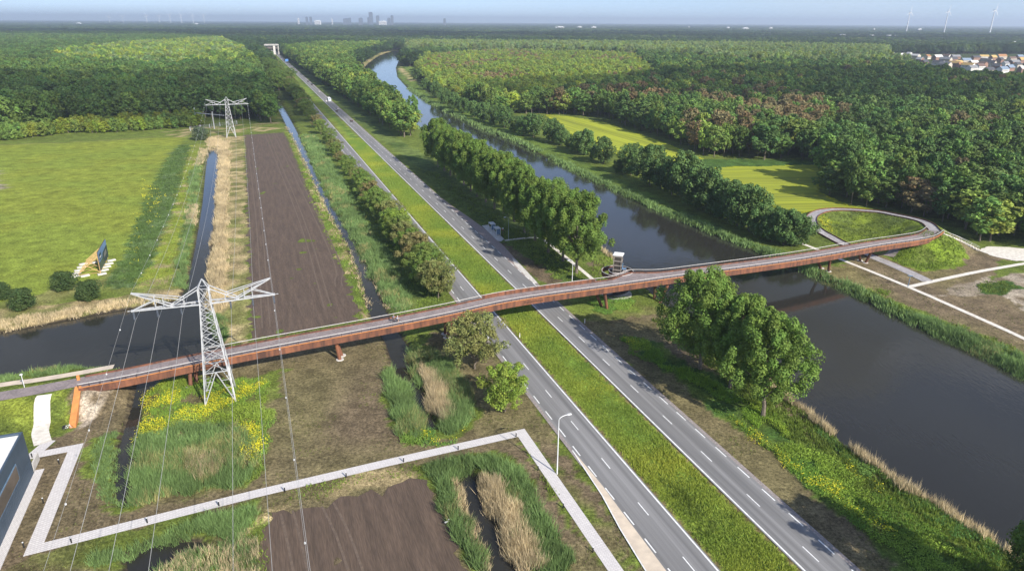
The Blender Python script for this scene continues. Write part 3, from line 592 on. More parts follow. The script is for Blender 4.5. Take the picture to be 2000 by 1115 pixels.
# ------------------------------------------------------------------ trees
def cards(P, Nrm, size, col, asp=(.7, 1.3), jit=.4):
    """leaf clumps: one small slightly folded diamond per point"""
    n = len(P); Nn = Nrm + rng.normal(0, jit, (n, 3)); Nn /= np.linalg.norm(Nn, axis=1)[:, None] + 1e-9
    a = rng.normal(0, 1, (n, 3)); a -= Nn * np.sum(a * Nn, 1)[:, None]; a /= np.linalg.norm(a, axis=1)[:, None] + 1e-9; b = np.cross(Nn, a)
    s = (size * rng.uniform(asp[0], asp[1], n))[:, None] * .5; e = rng.uniform(.55, .9, n)[:, None]
    V = np.stack([P - a * s, P - b * s * e + Nn * s * .25, P + a * s, P + b * s * e + Nn * s * .25], 1).reshape(-1, 3)
    F = np.arange(n * 4).reshape(n, 4); return V, F, np.repeat(col, 4, 0)
def crown(h, base, rx, lobes, per, size, shape='round', var=.22, squash=.8, lobe_r=.32, spread=(.45, .80)):
    """crown from many small leaf clumps grouped in uneven lobes; centre at x=y=0"""
    PP, NN, CC = [], [], []; ch = h - base; ph_ = rng.random(3) * 6.28
    for i in range(lobes):
        t = (i + rng.random()) / lobes; ang = i * 2.39996 + rng.normal(0, .35)
        if shape == 'round': prof = math.sin(math.pi * (.10 + .84 * t)) ** .6
        elif shape == 'column': prof = .55 + .45 * math.sin(math.pi * t)
        elif shape == 'poplar': prof = (math.sin(math.pi * min(1, .22 + t * .72)) ** .7)
        else: prof = math.sin(math.pi * (.2 + .75 * t)) ** .8
        rr = rx * prof * rng.uniform(*spread) * (1 + .16 * math.sin(3 * ang + ph_[0]) + .14 * math.sin(5 * ang + 4 * t + ph_[1]) + .12 * math.sin(9 * t + 2 * ang + ph_[2])); z = base + ch * (.08 + .84 * t); lr = lobe_r * rx * rng.uniform(.75, 1.25) * (.7 + .4 * prof)
        c = np.array([rr * math.cos(ang), rr * math.sin(ang), z]); d = rng.normal(0, 1, (per, 3)); d[:, 2] += .35; d /= np.linalg.norm(d, axis=1)[:, None]
        rad = lr * rng.uniform(.55, 1.05, per)[:, None]; q = c + d * rad * np.array([1, 1, squash]); q[:, 2] = np.minimum(q[:, 2], h + rng.uniform(-.5, 0, per))
        br = rng.uniform(1 - var, 1 + var) ; cc = np.full((per, 3), br) * rng.uniform(.8, 1.2, (per, 1)); cc[:, 0] *= rng.uniform(.92, 1.14); PP.append(q); NN.append(d + np.array([0, 0, .25])); CC.append(cc)
    return cards(np.vstack(PP), np.vstack(NN), size, np.vstack(CC))
def trunk(h, base, r, limbs, rx):
    mb = MB(); top = base + (h - base) * .55; pts = [np.array([0, 0, -.4]), np.array([rng.normal(0, .08), rng.normal(0, .08), base * .5]), np.array([rng.normal(0, .2), rng.normal(0, .2), base]), np.array([rng.normal(0, .4), rng.normal(0, .4), top])]
    mb.tube(pts, r, 7, [r * 1.3, r, r * .85, r * .3])
    for k in range(limbs):
        a = k * 2.4 + rng.random(); z0 = base * (.75 + .5 * rng.random()) + (h - base) * .18 * rng.random(); e = np.array([math.cos(a) * rx * .6, math.sin(a) * rx * .6, z0 + (h - base) * rng.uniform(.22, .4)]); s0 = np.array([0, 0, z0]); mb.tube([s0, (s0 + e) / 2 + [0, 0, .5], e], r * .4, 5, [r * .45, r * .3, r * .1])
    return mb
PROTO = {}
def proto(kind, n, h, base, rx, lobes, per, size, r, limbs, shape='round', **kw):
    L_ = []
    for i in range(n):
        V, F, C = crown(h * rng.uniform(.95, 1.05), base, rx * rng.uniform(.92, 1.08), lobes, per, size, shape, **kw)
        cm = npmesh(kind + '_crown', V, F, M['leaf'], {'col': ('FLOAT_COLOR', C)})
        L_.append((cm, trunk(h, base, r, limbs, rx).mesh(kind + '_trunk', M['bark']) if r else None))
    PROTO[kind] = L_
proto('poplar', 5, 23, 4.5, 7.8, 185, 160, .43, .38, 9, 'poplar', lobe_r=.14, var=.22, squash=1.35, spread=(.42, 1.08))
proto('roadside', 4, 11, 1.7, 5.0, 90, 90, .38, .17, 8, 'round', lobe_r=.19, var=.22, spread=(.35, 1.15))
proto('canal', 4, 11, .6, 4.9, 70, 80, .55, .22, 4, 'round', lobe_r=.22, var=.25, squash=1.1, spread=(.4, 1.08))
proto('shrub', 2, 5.6, .1, 2.9, 34, 110, .42, .14, 3, 'round', lobe_r=.42, var=.15)
def tree(name, kind, p, s, tint, label, cat, group=None, hs=1.0, z=None, var=None):
    cm, tm = PROTO[kind][var if var is not None else int(rng.integers(len(PROTO[kind])))]
    t = thing(name, (p[0], p[1], gz(p) if z is None else z), label, cat, group, rng.random() * 6.28); t.scale = (s, s, s * hs)
    t.rotation_euler[0] = rng.normal(0, .02); t.rotation_euler[1] = rng.normal(0, .02)
    c = link('crown', cm, t); c['tint'] = [float(q) for q in tint]; link('trunk', tm, t); return t
ORD = ['first', 'second', 'third', 'fourth', 'fifth', 'sixth', 'seventh', 'eighth', 'ninth', 'tenth', 'eleventh', 'twelfth', 'thirteenth', 'fourteenth', 'fifteenth', 'sixteenth', 'seventeenth', 'eighteenth', 'nineteenth', 'twentieth']
POP = np.array([.138, .222, .040])
for i, p in enumerate([(1126, 534), (1100, 510), (1071, 493), (1045, 470), (1024, 455), (1004, 432), (984, 419), (966, 408), (949, 395), (932, 384), (919, 373), (906, 362), (893, 352), (880, 343), (868, 334), (856, 326)]):
    q = at(*p); s = 1.06 * [1.02, .95, 1.0, .97, 1.0, .98, 1.03, .96, 1.0][i % 9] * (1.0 if i else 1.04)
    tree('poplar_tree', 'poplar', q, s, POP * rng.uniform(.9, 1.12), ('tall full poplar, %s from the bridge in the row between road and canal' % ORD[i]) if i < 15 else 'tall full poplar at the far end of the row between road and canal', 'tree', 'poplars in a row between road and canal', var=i % 5)
for p, s, l in (((1367, 720), 1.0, 'tall poplar with its crown against the bridge, farthest of the trio by the canal'), ((1426, 757), .97, 'tall poplar between two others south of the bridge'), ((1490, 813), 1.0, 'tall poplar with a leaning bare trunk, nearest of the trio by the canal')):
    t = tree('poplar_tree', 'poplar', at(*p), s, POP * rng.uniform(.95, 1.1), l, 'tree', 'three poplars south of the bridge'); t.rotation_euler = (0, R(4), t.rotation_euler[2])
tree('poplar_tree', 'poplar', (66.5, 63.5), .95, POP * .8, 'dark poplar cut by the lower right corner of the frame', 'tree', 'poplars at the lower right')
tree('poplar_tree', 'poplar', (76, 52), 1.0, POP * .8, 'poplar just outside the lower right corner', 'tree', 'poplars at the lower right')
# roadside avenue on the west side
RT_T = [np.array(c) for c in ((.165, .24, .05), (.205, .225, .07), (.135, .22, .04), (.225, .31, .045), (.215, .20, .075))]
av = [(851, 583, .98, 1), (832, 556, .95, 0), (806, 521, 1.0, 4), (786, 490, .9, 1), (772, 470, .95, 3), (752, 442, .85, 1), (738, 420, .9, 0), (722, 398, .8, 4), (709, 378, .75, 2), (698, 360, .7, 1), (690, 345, .75, 0), (672, 316, .5, 4), (660, 297, .7, 1), (648, 281, .85, 0), (636, 262, .9, 0), (628, 250, .8, 4), (620, 238, .85, 0), (842, 570, .85, 2), (819, 540, .9, 0), (796, 506, .85, 2), (779, 480, .9, 0), (762, 456, .8, 2), (745, 431, .85, 0), (730, 409, .8, 2), (715, 388, .85, 0), (703, 369, .75, 2), (681, 331, .65, 2), (666, 306, .7, 0)]
for i, (x, y, s, c) in enumerate(av):
    q = at(x, y); uu, _ = touv(q); q = uv(uu, 41.6 + rng.normal(0, .6))
    tree('roadside_tree', 'roadside', q, s * 1.05, RT_T[c] * rng.uniform(.9, 1.1), '%s roadside tree beside the left carriageway, %s north of the bridge' % (['olive green', 'brownish', 'dark green', 'bright yellow-green', 'russet'][c], ORD[i]), 'tree', 'small trees along the left carriageway') if i < 17 else tree('roadside_tree', 'roadside', q, s * 1.05, RT_T[c] * rng.uniform(.9, 1.1), '%s tree filling the gap behind the %s tree of the left carriageway row' % (['olive green', 'brownish', 'dark green'][c], ORD[i - 17]), 'tree', 'small trees along the left carriageway')
tree('roadside_tree', 'roadside', at(928, 720), 1.2, RT_T[1], 'brownish thin roadside tree just south of the bridge', 'tree', 'small trees along the left carriageway')
tree('roadside_tree', 'roadside', at(987, 803), .95, RT_T[3] * .95, 'yellow-green roadside tree near the street lamp', 'tree', 'small trees along the left carriageway')
uu0 = touv(at(612, 226))[0]
for i in range(60):
    uu = uu0 + i * 13.5 + rng.normal(0, 2)
    if uu > 1500: break
    c = RT_T[[0, 2, 4, 0, 2][i % 5]] * (.75 if i > 6 else .9)
    tree('roadside_tree', 'roadside', uv(uu, 40.5 + rng.normal(0, 1.2)), rng.uniform(.95, 1.35), c, 'distant roadside tree in the dense avenue along the left carriageway', 'tree', 'distant avenue trees along the left carriageway')
for i in range(46):
    uu = uu0 + 60 + i * 15 + rng.normal(0, 3); tree('roadside_tree', 'roadside', uv(uu, 32 + rng.normal(0, 3)), rng.uniform(1.1, 1.6), RT_T[2] * rng.uniform(.6, .85), 'distant dark tree behind the avenue beside the narrow ditch', 'tree', 'distant trees between avenue and ditch') if uu > touv(at(548, 178))[0] else None
tree('roadside_tree', 'roadside', at(567, 156), 1.35, RT_T[2] * .8, 'dark bushy tree standing in the grass median', 'tree')
# far bank of the canal
CB = np.array([.095, .165, .045])
cb = [(815, 158), (832, 176), (852, 192), (868, 203), (885, 214), (905, 222), (925, 229), (945, 237), (965, 243), (985, 250), (1005, 258), (1022, 265), (1042, 268), (1078, 278), (1095, 284), (1112, 290), (1128, 297), (1143, 303), (1160, 312), (1178, 320), (1208, 338), (1232, 342), (1248, 338), (1268, 362), (1290, 370), (1312, 380), (1335, 390), (1358, 402), (1380, 412), (1402, 420), (1420, 428), (1440, 442), (1462, 452), (1485, 462), (1508, 472), (1530, 478), (1552, 480)]
for i, (x, y) in enumerate(cb):
    s = rng.uniform(.8, 1.1) * (1.5 if 1200 < x < 1480 else 1.25)
    if (x, y) in ((1232, 342), (1248, 338)): s = 1.25
    if (x, y) in ((1112, 290), (1160, 312), (1208, 338)): s = .6
    if x > 1480: s = rng.uniform(1.05, 1.25)
    n_near = len(cb) - 1 - i
    tree('bankside_tree', 'canal', at(x, y), s, CB * rng.uniform(.85, 1.35), ('dark round bankside tree, %s from the loop along the far canal bank' % ORD[n_near]) if n_near < 20 else 'dark round tree in the distant part of the far canal bank row', 'tree', 'dark trees along the far canal bank', rng.uniform(.85, 1.1))
for x, y, s, l in ((45, 605, 1.0, 'dark round bush at the water edge, left of the two bushes by the billboard'), (126, 567, 1.0, 'dark round bush just left of the billboard slabs'), (174, 586, 1.0, 'dark round bush directly below the billboard'), (5, 584, .8, 'dark round bush cut by the left frame edge'), (392, 274, 1.5, 'tall grey-green bush beside the far pylon')):
    tree('round_bush', 'shrub', at(x, y), s, np.array([.06, .10, .03]) if x != 392 else np.array([.1, .14, .075]), l, 'bush', 'round bushes in the meadow' if x < 300 else None)
tree('round_bush', 'shrub', at(405, 270), .6, np.array([.24, .27, .05]), 'small yellow-green bush at the foot of the far pylon', 'bush')
tree('round_bush', 'shrub', at(1252, 545 - 60), .25, np.array([.07, .12, .03]), 'small green bush on the reedy far bank', 'bush') if False else None

# forest of the far country: the nearest trees one by one, the rest as one mass
def fproto(kind, n, h, base, rx, lobes, per, size, shape, **kw):
    L_ = []
    for i in range(n):
        V, F, C = crown(h * rng.uniform(.92, 1.08), base, rx * rng.uniform(.9, 1.1), lobes, per, size, shape, **kw)
        tm = MB().tube([(0, 0, -.5), (.1, .1, base), (0, .2, base + (h - base) * .5)], .2, 5, [.28, .22, .1]); o = len(V)
        Fq = np.vstack([F, np.array(tm.f4) + o]); V2 = np.vstack([V, np.array(tm.v)]); C2 = np.vstack([C, np.full((len(tm.v), 3), .9)])
        mi = np.r_[np.zeros(len(F)), np.ones(len(tm.f4))].astype(int)
        L_.append(npmesh(kind, V2, Fq, [M['leaf'], M['bark']], {'col': ('FLOAT_COLOR', C2)}, mi))
    return L_
FP = fproto('forest_tree', 4, 17, 3, 5.0, 40, 42, .95, 'round', lobe_r=.27, var=.22, spread=(.4, .95)) + fproto('columnar_tree', 2, 22, 2.5, 3.6, 24, 60, .9, 'column', lobe_r=.42, var=.2) + fproto('young_tree', 2, 8, .4, 2.8, 18, 50, .65, 'round', lobe_r=.42, var=.2)
DK, MID, LT, BRN, YEL, GRY = (np.array(c) * np.array([2.8, 2.7, 2.4]) for c in ((.030, .056, .016), (.050, .086, .02), (.088, .128, .026), (.082, .070, .036), (.12, .16, .02), (.075, .11, .045)))
ZN = {k: atp(p) for k, p in dict(
    westwood=[(-900, 320), (-300, 285), (0, 264), (130, 250), (300, 240), (420, 230), (470, 236), (534, 243), (528, 215), (513, 168), (500, 140), (480, 112), (430, 85), (300, 72), (0, 66), (-900, 75)],
    scrub=[(-200, 300), (5, 276), (130, 262), (260, 258), (400, 247), (396, 232), (300, 242), (150, 250), (0, 264), (-200, 285)],
    belt=[(803, 280), (770, 262), (735, 236), (690, 206), (655, 182), (610, 148), (570, 120), (556, 108), (620, 99), (700, 97), (760, 97), (735, 104), (705, 116), (690, 132), (690, 148), (720, 176), (770, 220), (822, 262)],
    east=[(1056, 224), (1110, 224), (1190, 234), (1300, 276), (1380, 308), (1500, 314), (1612, 316), (1606, 350), (1598, 372), (1640, 398), (1705, 408), (1760, 414), (1820, 430), (1862, 452), (1925, 480), (2050, 490), (2300, 520), (2900, 560), (3300, 95), (800, 95), (800, 112), (826, 118), (812, 140), (840, 172), (900, 206), (960, 222)],
    eastlight=[(826, 118), (1000, 108), (1240, 116), (1260, 135), (1300, 165), (1180, 190), (1080, 215), (1000, 222), (900, 206), (840, 172), (812, 140)],
    brown=[(1050, 190), (1250, 172), (1440, 195), (1600, 230), (1660, 262), (1600, 300), (1480, 290), (1330, 240), (1160, 225), (1060, 220)],
    brown2=[(1360, 222), (1460, 225), (1620, 262), (1600, 292), (1480, 268), (1380, 250)],
    poplars=[(795, 112), (1000, 109), (1250, 118), (1480, 140), (2100, 150), (2100, 120), (1600, 105), (1350, 98), (1000, 93), (850, 91), (790, 98)],
    houses=[(1715, 122), (1745, 106), (2400, 106), (2400, 215), (2000, 182), (1880, 168), (1800, 152), (1740, 135)],
    westlight=[(110, 120), (250, 100), (430, 85), (480, 112), (500, 140), (440, 150), (350, 152), (250, 150), (130, 140)],
    midfar=[(-900, 75), (430, 85), (480, 112), (556, 108), (620, 99), (800, 97), (3300, 95), (3300, 56), (-900, 46)]).items()}
pts, tint, var, scl = [], [], [], []
def fill(zone, sp, fn, excl=(), maxd=3000, jit=.42):
    Z = ZN[zone]; lo, hi = Z.min(0), Z.max(0); X, Y = np.meshgrid(np.arange(lo[0], hi[0], sp), np.arange(lo[1], min(hi[1], maxd), sp)); P = np.column_stack([X.ravel(), Y.ravel()])
    P[:, 0] += (np.round(P[:, 1] / sp) % 2) * sp * .5; P += rng.uniform(-jit, jit, P.shape) * sp
    q = proj(np.column_stack([P, np.full(len(P), 12.0)])); k = (q[:, 2] > 10) & (q[:, 0] > -140) & (q[:, 0] < 2140) & (q[:, 1] < 1300); P = P[k]
    P = P[inpoly(P, Z)]
    for e in excl: P = P[~inpoly(P, ZN[e])]
    u_, v_ = touv(P); d_ = sdist(P, W_main, 40); P = P[(~((v_ > 40) & (v_ < 78) & (u_ < 1900))) & (d_ > 5)]
    t, vr, s = fn(P); pts.append(P); tint.append(t); var.append(vr); scl.append(s)
def pick(P, cols, w, s=60, seed=5, base=(0, 1, 2, 3), s0=(.85, 1.2)):
    s0 = (s0[0] * .8, s0[1] * 1.12)
    n = len(P); q = .55 * vnoise(P, s, seed) + .45 * rng.random(n); cw = np.cumsum(w) / np.sum(w)
    # spread the ranks evenly
    rk = np.argsort(np.argsort(q)) / max(1, n); i = np.searchsorted(cw, rk).clip(0, len(cols) - 1)
    t = np.array(cols)[i] * rng.uniform(.84, 1.17, (n, 1)) * (.75 + .5 * vnoise(P, 26, seed + 50))[:, None]; t[:, 0] *= rng.uniform(.9, 1.15, n); return t, rng.choice(base, n), np.column_stack([(sxy := rng.uniform(*s0, n) * 1.2)] + [sxy] + [rng.uniform(*s0, n)])
fill('westwood', 8.2, lambda P: pick(P, [DK, DK * 1.2, MID * .9], [3, 3, 1.5], 70, 5, s0=(.95, 1.35)), ('scrub', 'westlight'))
fill('westlight', 8.5, lambda P: pick(P, [MID, LT, YEL * .9, GRY], [2, 3, 1, 2], 60, 6, s0=(.95, 1.35)))
fill('scrub', 4.2, lambda P: pick(P, [YEL * .62, LT * .7, MID], [2, 2, 2], 40, 7, (6, 7), (.8, 1.15)))
fill('belt', 8.0, lambda P: pick(P, [MID * .85, MID, LT * .9], [3, 3, 1.5], 50, 8, s0=(.95, 1.3)))
fill('eastlight', 7.0, lambda P: pick(P, [LT, YEL * .85, LT * .85, BRN * 1.1], [4, 2, 3, 1.2], 60, 9, s0=(.6, .9)))
fill('brown2', 8.0, lambda P: pick(P, [BRN, BRN * 1.1, MID], [3, 2, 2], 30, 10, s0=(.85, 1.15)))
fill('brown', 8.0, lambda P: pick(P, [BRN * .9, MID, DK * 1.2, LT * .8], [2, 3, 2, 1], 40, 10, s0=(.8, 1.15)), ('brown2', 'eastlight'))
fill('poplars', 7.0, lambda P: pick(P, [GRY, LT * .9, GRY * 1.1], [3, 2, 2], 80, 11, (4, 5), (.9, 1.15)), ('houses', 'eastlight'), 1900)
fill('east', 8.0, lambda P: pick(P, [DK, DK * 1.25, MID, MID * .8, LT * .8, BRN * .9], [3, 4, 4, 3, 1.2, .6], 70, 12, s0=(.85, 1.25)), ('eastlight', 'brown', 'brown2', 'poplars', 'houses'), 1500)
# thinner sampling with distance, wider crowns
def farfill(r0, r1, sp, ws, seed):
    X, Y = np.meshgrid(np.arange(-r1 * .85, r1 * .85, sp), np.arange(r0 * .6, r1, sp)); P = np.column_stack([X.ravel(), Y.ravel()]) + rng.uniform(-.45, .45, (X.size, 2)) * sp
    q = proj(np.column_stack([P, np.full(len(P), 12.0)])); D = np.hypot(P[:, 0], P[:, 1]); k = (q[:, 2] > 10) & (q[:, 0] > -120) & (q[:, 0] < 2120) & (D >= r0) & (D < r1); P = P[k]
    for e in ('westwood', 'belt', 'eastlight', 'brown', 'houses'): P = P[~inpoly(P, ZN[e])]
    for e in ('poplars', 'east'):
        m = inpoly(P, ZN[e]) & (P[:, 1] < (1900 if e == 'poplars' else 1500)); P = P[~m]
    u_, v_ = touv(P); d_ = sdist(P, W_main, 40); P = P[(~((v_ > 40) & (v_ < 78) & (u_ < 1900))) & (d_ > 5)]
    P = P[vnoise(P * np.array([1, 1.6]), 420, seed) < .80]
    fz = vnoise(P * np.array([.5, 1]), 300, 31); t, vr, s = pick(P, [DK, DK * 1.3, MID, LT, GRY], [3, 3, 3, 1.3, 1.2], 320, 13 + seed, s0=(.9, 1.2)); s[:, :2] *= ws; t *= np.array([.50, .55, .64]); s[:, 2] *= .85 + .3 * fz; pts.append(P); tint.append(t); var.append(vr); scl.append(s)  # far foliage tint darkened and blued, painting in cloud shade and haze
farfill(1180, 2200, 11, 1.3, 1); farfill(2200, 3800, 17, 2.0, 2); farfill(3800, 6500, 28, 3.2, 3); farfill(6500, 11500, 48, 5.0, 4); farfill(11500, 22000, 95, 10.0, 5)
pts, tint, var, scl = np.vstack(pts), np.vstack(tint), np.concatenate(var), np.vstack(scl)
# the 300 nearest in view stand as trees of their own
q = proj(np.column_stack([pts, np.full(len(pts), 8.0)])); near = np.argsort(q[:, 2] + 1e5 * ((q[:, 0] < -10) | (q[:, 0] > 2010)))[:300]
cols_ = [('dark green', DK), ('mid green', MID), ('light green', LT), ('brownish', BRN), ('yellow-green', YEL), ('grey-green', GRY)]
first = {}
for i in near:
    o = link(['forest_tree', 'columnar_tree', 'young_tree'][0 if var[i] < 4 else 1 if var[i] < 6 else 2], FP[var[i]])
    o.location = (pts[i, 0], pts[i, 1], 0); o.rotation_euler[2] = rng.random() * 6.28; o.scale = scl[i]; o['tint'] = [float(a) for a in tint[i]]
    tn = tint[i] / tint[i].sum(); cn = min(cols_, key=lambda c: np.abs(c[1] / c[1].sum() - tn).sum() + .8 * abs(math.log(c[1].sum() / tint[i].sum())))[0]
    wd = 'left wood behind the meadow' if pts[i, 0] < -60 else 'large wood right of the canal'
    if var[i] > 5: tag(o, '%s young tree in the low thicket in front of the left wood' % cn, 'tree', '%s young trees in the thicket by the meadow' % cn)
    else: tag(o, '%s broadleaf tree at the front of the %s' % (cn, wd), 'tree', '%s trees at the front of the %s' % (cn, wd))
    first.setdefault(int(var[i]), o)
    if int(var[i]) not in first: first[int(var[i])] = o
rest = np.setdiff1d(np.arange(len(pts)), near)
for k in range(len(FP)):
    if k not in first:
        o = link('forest_tree' if k < 4 else 'columnar_tree', FP[k]); j = rest[np.argmin(np.where(var[rest] == k, q[rest, 2] + 1e5 * ((q[rest, 0] < -10) | (q[rest, 0] > 2010)), 1e9))]; o.location = (pts[j, 0], pts[j, 1], 0); o.scale = scl[j]; o['tint'] = [float(a) for a in tint[j]]
        tag(o, 'grey-green columnar tree at the left end of the far poplar plantation', 'tree', 'columnar trees of the far plantation'); first[k] = o; rest = rest[rest != j]
fm = npmesh('forest', np.column_stack([pts[rest], np.zeros(len(rest))]), [np.zeros((0, 3), int)], M['leaf'], {'tint': ('FLOAT_COLOR', tint[rest]), 'var': ('INT', var[rest]), 'scl': ('FLOAT_VECTOR', scl[rest]), 'rot': ('FLOAT_VECTOR', np.column_stack([np.zeros(len(rest)), np.zeros(len(rest)), rng.random(len(rest)) * 6.28]))}) if False else None
fm = bpy.data.meshes.new('forest'); nr = len(rest); fm.vertices.add(nr); fm.vertices.foreach_set('co', np.column_stack([pts[rest], np.zeros(nr)]).astype(np.float32).ravel())
for an, ty, ky, arr in (('tint', 'FLOAT_COLOR', 'color', np.hstack([tint[rest], np.ones((nr, 1))])), ('var', 'INT', 'value', var[rest]), ('scl', 'FLOAT_VECTOR', 'vector', scl[rest]), ('rot', 'FLOAT_VECTOR', 'vector', np.column_stack([np.zeros((nr, 2)), rng.random(nr) * 6.28]))):
    a = fm.attributes.new(an, ty, 'POINT'); a.data.foreach_set(ky, arr.astype(np.int32 if ty == 'INT' else np.float32).ravel())
fo = tag(link('forest', fm), 'dense mixed woodland stretching to the horizon', 'woodland', kind='stuff')
ng = bpy.data.node_groups.new('scatter_trees', 'GeometryNodeTree'); ng.interface.new_socket('Geometry', in_out='INPUT', socket_type='NodeSocketGeometry'); ng.interface.new_socket('Geometry', in_out='OUTPUT', socket_type='NodeSocketGeometry')
gi, go, jn = ng.nodes.new('NodeGroupInput'), ng.nodes.new('NodeGroupOutput'), ng.nodes.new('GeometryNodeJoinGeometry')
def named(ty, nm): n = ng.nodes.new('GeometryNodeInputNamedAttribute'); n.data_type = ty; n.inputs['Name'].default_value = nm; return [o for o in n.outputs if o.enabled][0]
nv, nr_, ns_ = named('INT', 'var'), named('FLOAT_VECTOR', 'rot'), named('FLOAT_VECTOR', 'scl')
for k in sorted(first):
    oi = ng.nodes.new('GeometryNodeObjectInfo'); oi.transform_space = 'ORIGINAL'; oi.inputs['Object'].default_value = first[k]; oi.inputs['As Instance'].default_value = False
    ip = ng.nodes.new('GeometryNodeInstanceOnPoints'); cp = ng.nodes.new('FunctionNodeCompare'); cp.data_type = 'INT'; cp.operation = 'EQUAL'
    ci = [s for s in cp.inputs if s.enabled and s.type == 'INT']; ng.links.new(nv, ci[0]); ci[1].default_value = k
    ng.links.new(gi.outputs[0], ip.inputs['Points']); ng.links.new(cp.outputs[0], ip.inputs['Selection']); ng.links.new(oi.outputs['Geometry'], ip.inputs['Instance']); ng.links.new(nr_, ip.inputs['Rotation']); ng.links.new(ns_, ip.inputs['Scale']); ng.links.new(ip.outputs[0], jn.inputs[0])
ng.links.new(jn.outputs[0], go.inputs[0]); md = fo.modifiers.new('scatter', 'NODES'); md.node_group = ng
print('forest points', len(pts))

# ------------------------------------------------------------------ low vegetation (uncountable: one object per kind)
KEEP = [(LOOP[:, :2], 2.3), (LEFTPATH[:, :2], 2.2), (UPPATH[:, :2], 1.15), (atp([(98, 860), (64, 890), (148, 874), (66, 1073), (500, 964), (760, 903), (1018, 845), (1210, 1125), (1280, 1230)]), 1.25), (atp([(1530, 462), (1600, 489), (1640, 506), (1700, 530), (1775, 561), (1880, 607), (2010, 666), (2200, 760)]), .95), (atp([(1778, 560), (1830, 548), (1900, 533), (1960, 522), (2060, 505)]), .95), (atp([(986, 470), (1053, 465), (1080, 483), (1130, 523), (1165, 552)]), .8)]
def clear(P):
    k = np.ones(len(P), bool)
    for L_, hw_ in KEEP: k &= segdist(P, L_[::3] if len(L_) > 40 else L_, False)[0] > hw_
    return P[k]
def scat(px, dens, z=0.0, thin=130.0, warp=1.2):
    Z = atp(px); lo, hi = Z.min(0), Z.max(0); A = np.prod(hi - lo); n = int(min(A * dens, 260000)); P = rng.uniform(lo, hi, (n, 2))
    D = np.hypot(P[:, 0], P[:, 1]); P = P[rng.random(n) < np.minimum(1, (thin / D) ** 1.3)]
    W_ = P + (np.column_stack([vnoise(P, 3, 41), vnoise(P, 3, 42)]) - .5) * 2 * warp; return P[inpoly(W_, Z)]
def blades(P, h, k, spread, wdt, col, lean=.3, var=.25, zb=None):
    P = clear(P); n = len(P)
    if n == 0: return np.zeros((0, 3)), np.zeros((0, 3), int), np.zeros((0, 3))
    D = np.hypot(P[:, 0], P[:, 1]); g = np.clip(D / 130, 1, 3.0) ** .7; z = height(P) if zb is None else np.full(n, zb)
    B = np.repeat(np.column_stack([P, z - .05]), k, 0); g = np.repeat(g, k); m = n * k; hh = np.repeat(h * (1 - var * .5 + var * vnoise(P, 6, 44)) * (.7 + .55 * vnoise(P, 2.2, 49)) * rng.uniform(.8, 1.2, n), k) * rng.uniform(.7, 1.1, m)
    B[:, :2] += rng.normal(0, spread, (m, 2)) * g[:, None]; a = rng.random(m) * 6.28; wv = np.column_stack([np.cos(a), np.sin(a), np.zeros(m)]) * (wdt * g * rng.uniform(.7, 1.3, m))[:, None] * .5
    T = B + np.column_stack([rng.normal(0, lean, m) * hh, rng.normal(0, lean, m) * hh, hh]); V = np.stack([B - wv, B + wv, T], 1).reshape(-1, 3)
    c = np.repeat(np.asarray(col) * (.6 + .42 * vnoise(P, 7, 45) + .4 * vnoise(P, 1.6, 48))[:, None] * rng.uniform(.8, 1.2, (n, 1)) * np.array([1, 1, 1]) ** 1, k, 0) if np.ndim(col) == 1 else np.repeat(col, k, 0); c = c * rng.uniform(.85, 1.15, (m, 1))
    return V, np.arange(m * 3).reshape(m, 3), np.repeat(c, 3, 0)
def clump(P, h, k, spread, size, col):
    P = clear(P); z = height(P); B = np.repeat(np.column_stack([P, z]), k, 0); m = len(B); D = np.hypot(B[:, 0], B[:, 1]); g = np.clip(D / 130, 1, 3) ** .7
    B[:, :2] += rng.normal(0, spread, (m, 2)); B[:, 2] += h * rng.uniform(.15, 1, m) * np.repeat(.5 + vnoise(P, 5, 46), k); c = np.repeat(np.asarray(col) * (.7 + .6 * vnoise(P, 6, 47))[:, None], k, 0) * rng.uniform(.8, 1.2, (m, 1))
    return cards(B, np.tile([0, 0, 1.0], (m, 1)), size * g, c, jit=.7)
def veg(name, parts, label, cat):
    V, F3, F4, C, o = [], [], [], [], 0
    for v_, f_, c_ in parts:
        if len(v_) == 0: continue
        V.append(v_); (F3 if f_.shape[1] == 3 else F4).append(f_ + o); C.append(c_); o += len(v_)
    fs = ([np.vstack(F3)] if F3 else []) + ([np.vstack(F4)] if F4 else [])
    return tag(link(name, npmesh(name, np.vstack(V), fs, M['veg'], {'col': ('FLOAT_COLOR', np.clip(np.vstack(C), 0, 1))})), label, cat, kind='stuff')
GR, DRY, TG, RAPE = np.array([.17, .26, .085]), np.array([.56, .455, .275]), np.array([.19, .265, .042]), np.array([.66, .60, .035])
def bank(Wp, d0, d1, dens, cond, lo, hi, thin=130):
    n = int(np.prod(np.array(hi) - np.array(lo)) * dens); P = rng.uniform(lo, hi, (n, 2)); P = P[cond(P)]; D = np.hypot(P[:, 0], P[:, 1]); P = P[rng.random(len(P)) < np.minimum(1, (thin / D) ** 1.3)]
    d = sdist(P, Wp, 30) + (vnoise(P, 4, 51) - .5) * 2.0; return P[(d > d0) & (d < d1)]
mid_v = touv(atp([(1250, 520)], WZ))[1][0]; eastside = lambda P: touv(P)[1] > mid_v
reed = []
Pb = bank(W_main, -.7, 3.4, 5.0, lambda P: eastside(P) & (np.abs(touv(P)[1] - mid_v) < 60), (20, 120), (125, 420)); reed.append(blades(Pb, 1.5, 4, .3, .2, GR * 1.05))
Pb = bank(W_main, -.7, 3.4, 1.6, lambda P: eastside(P), (-150, 400), (60, 800), 200); reed.append(blades(Pb, 1.7, 4, .5, .35, GR * 1.0))
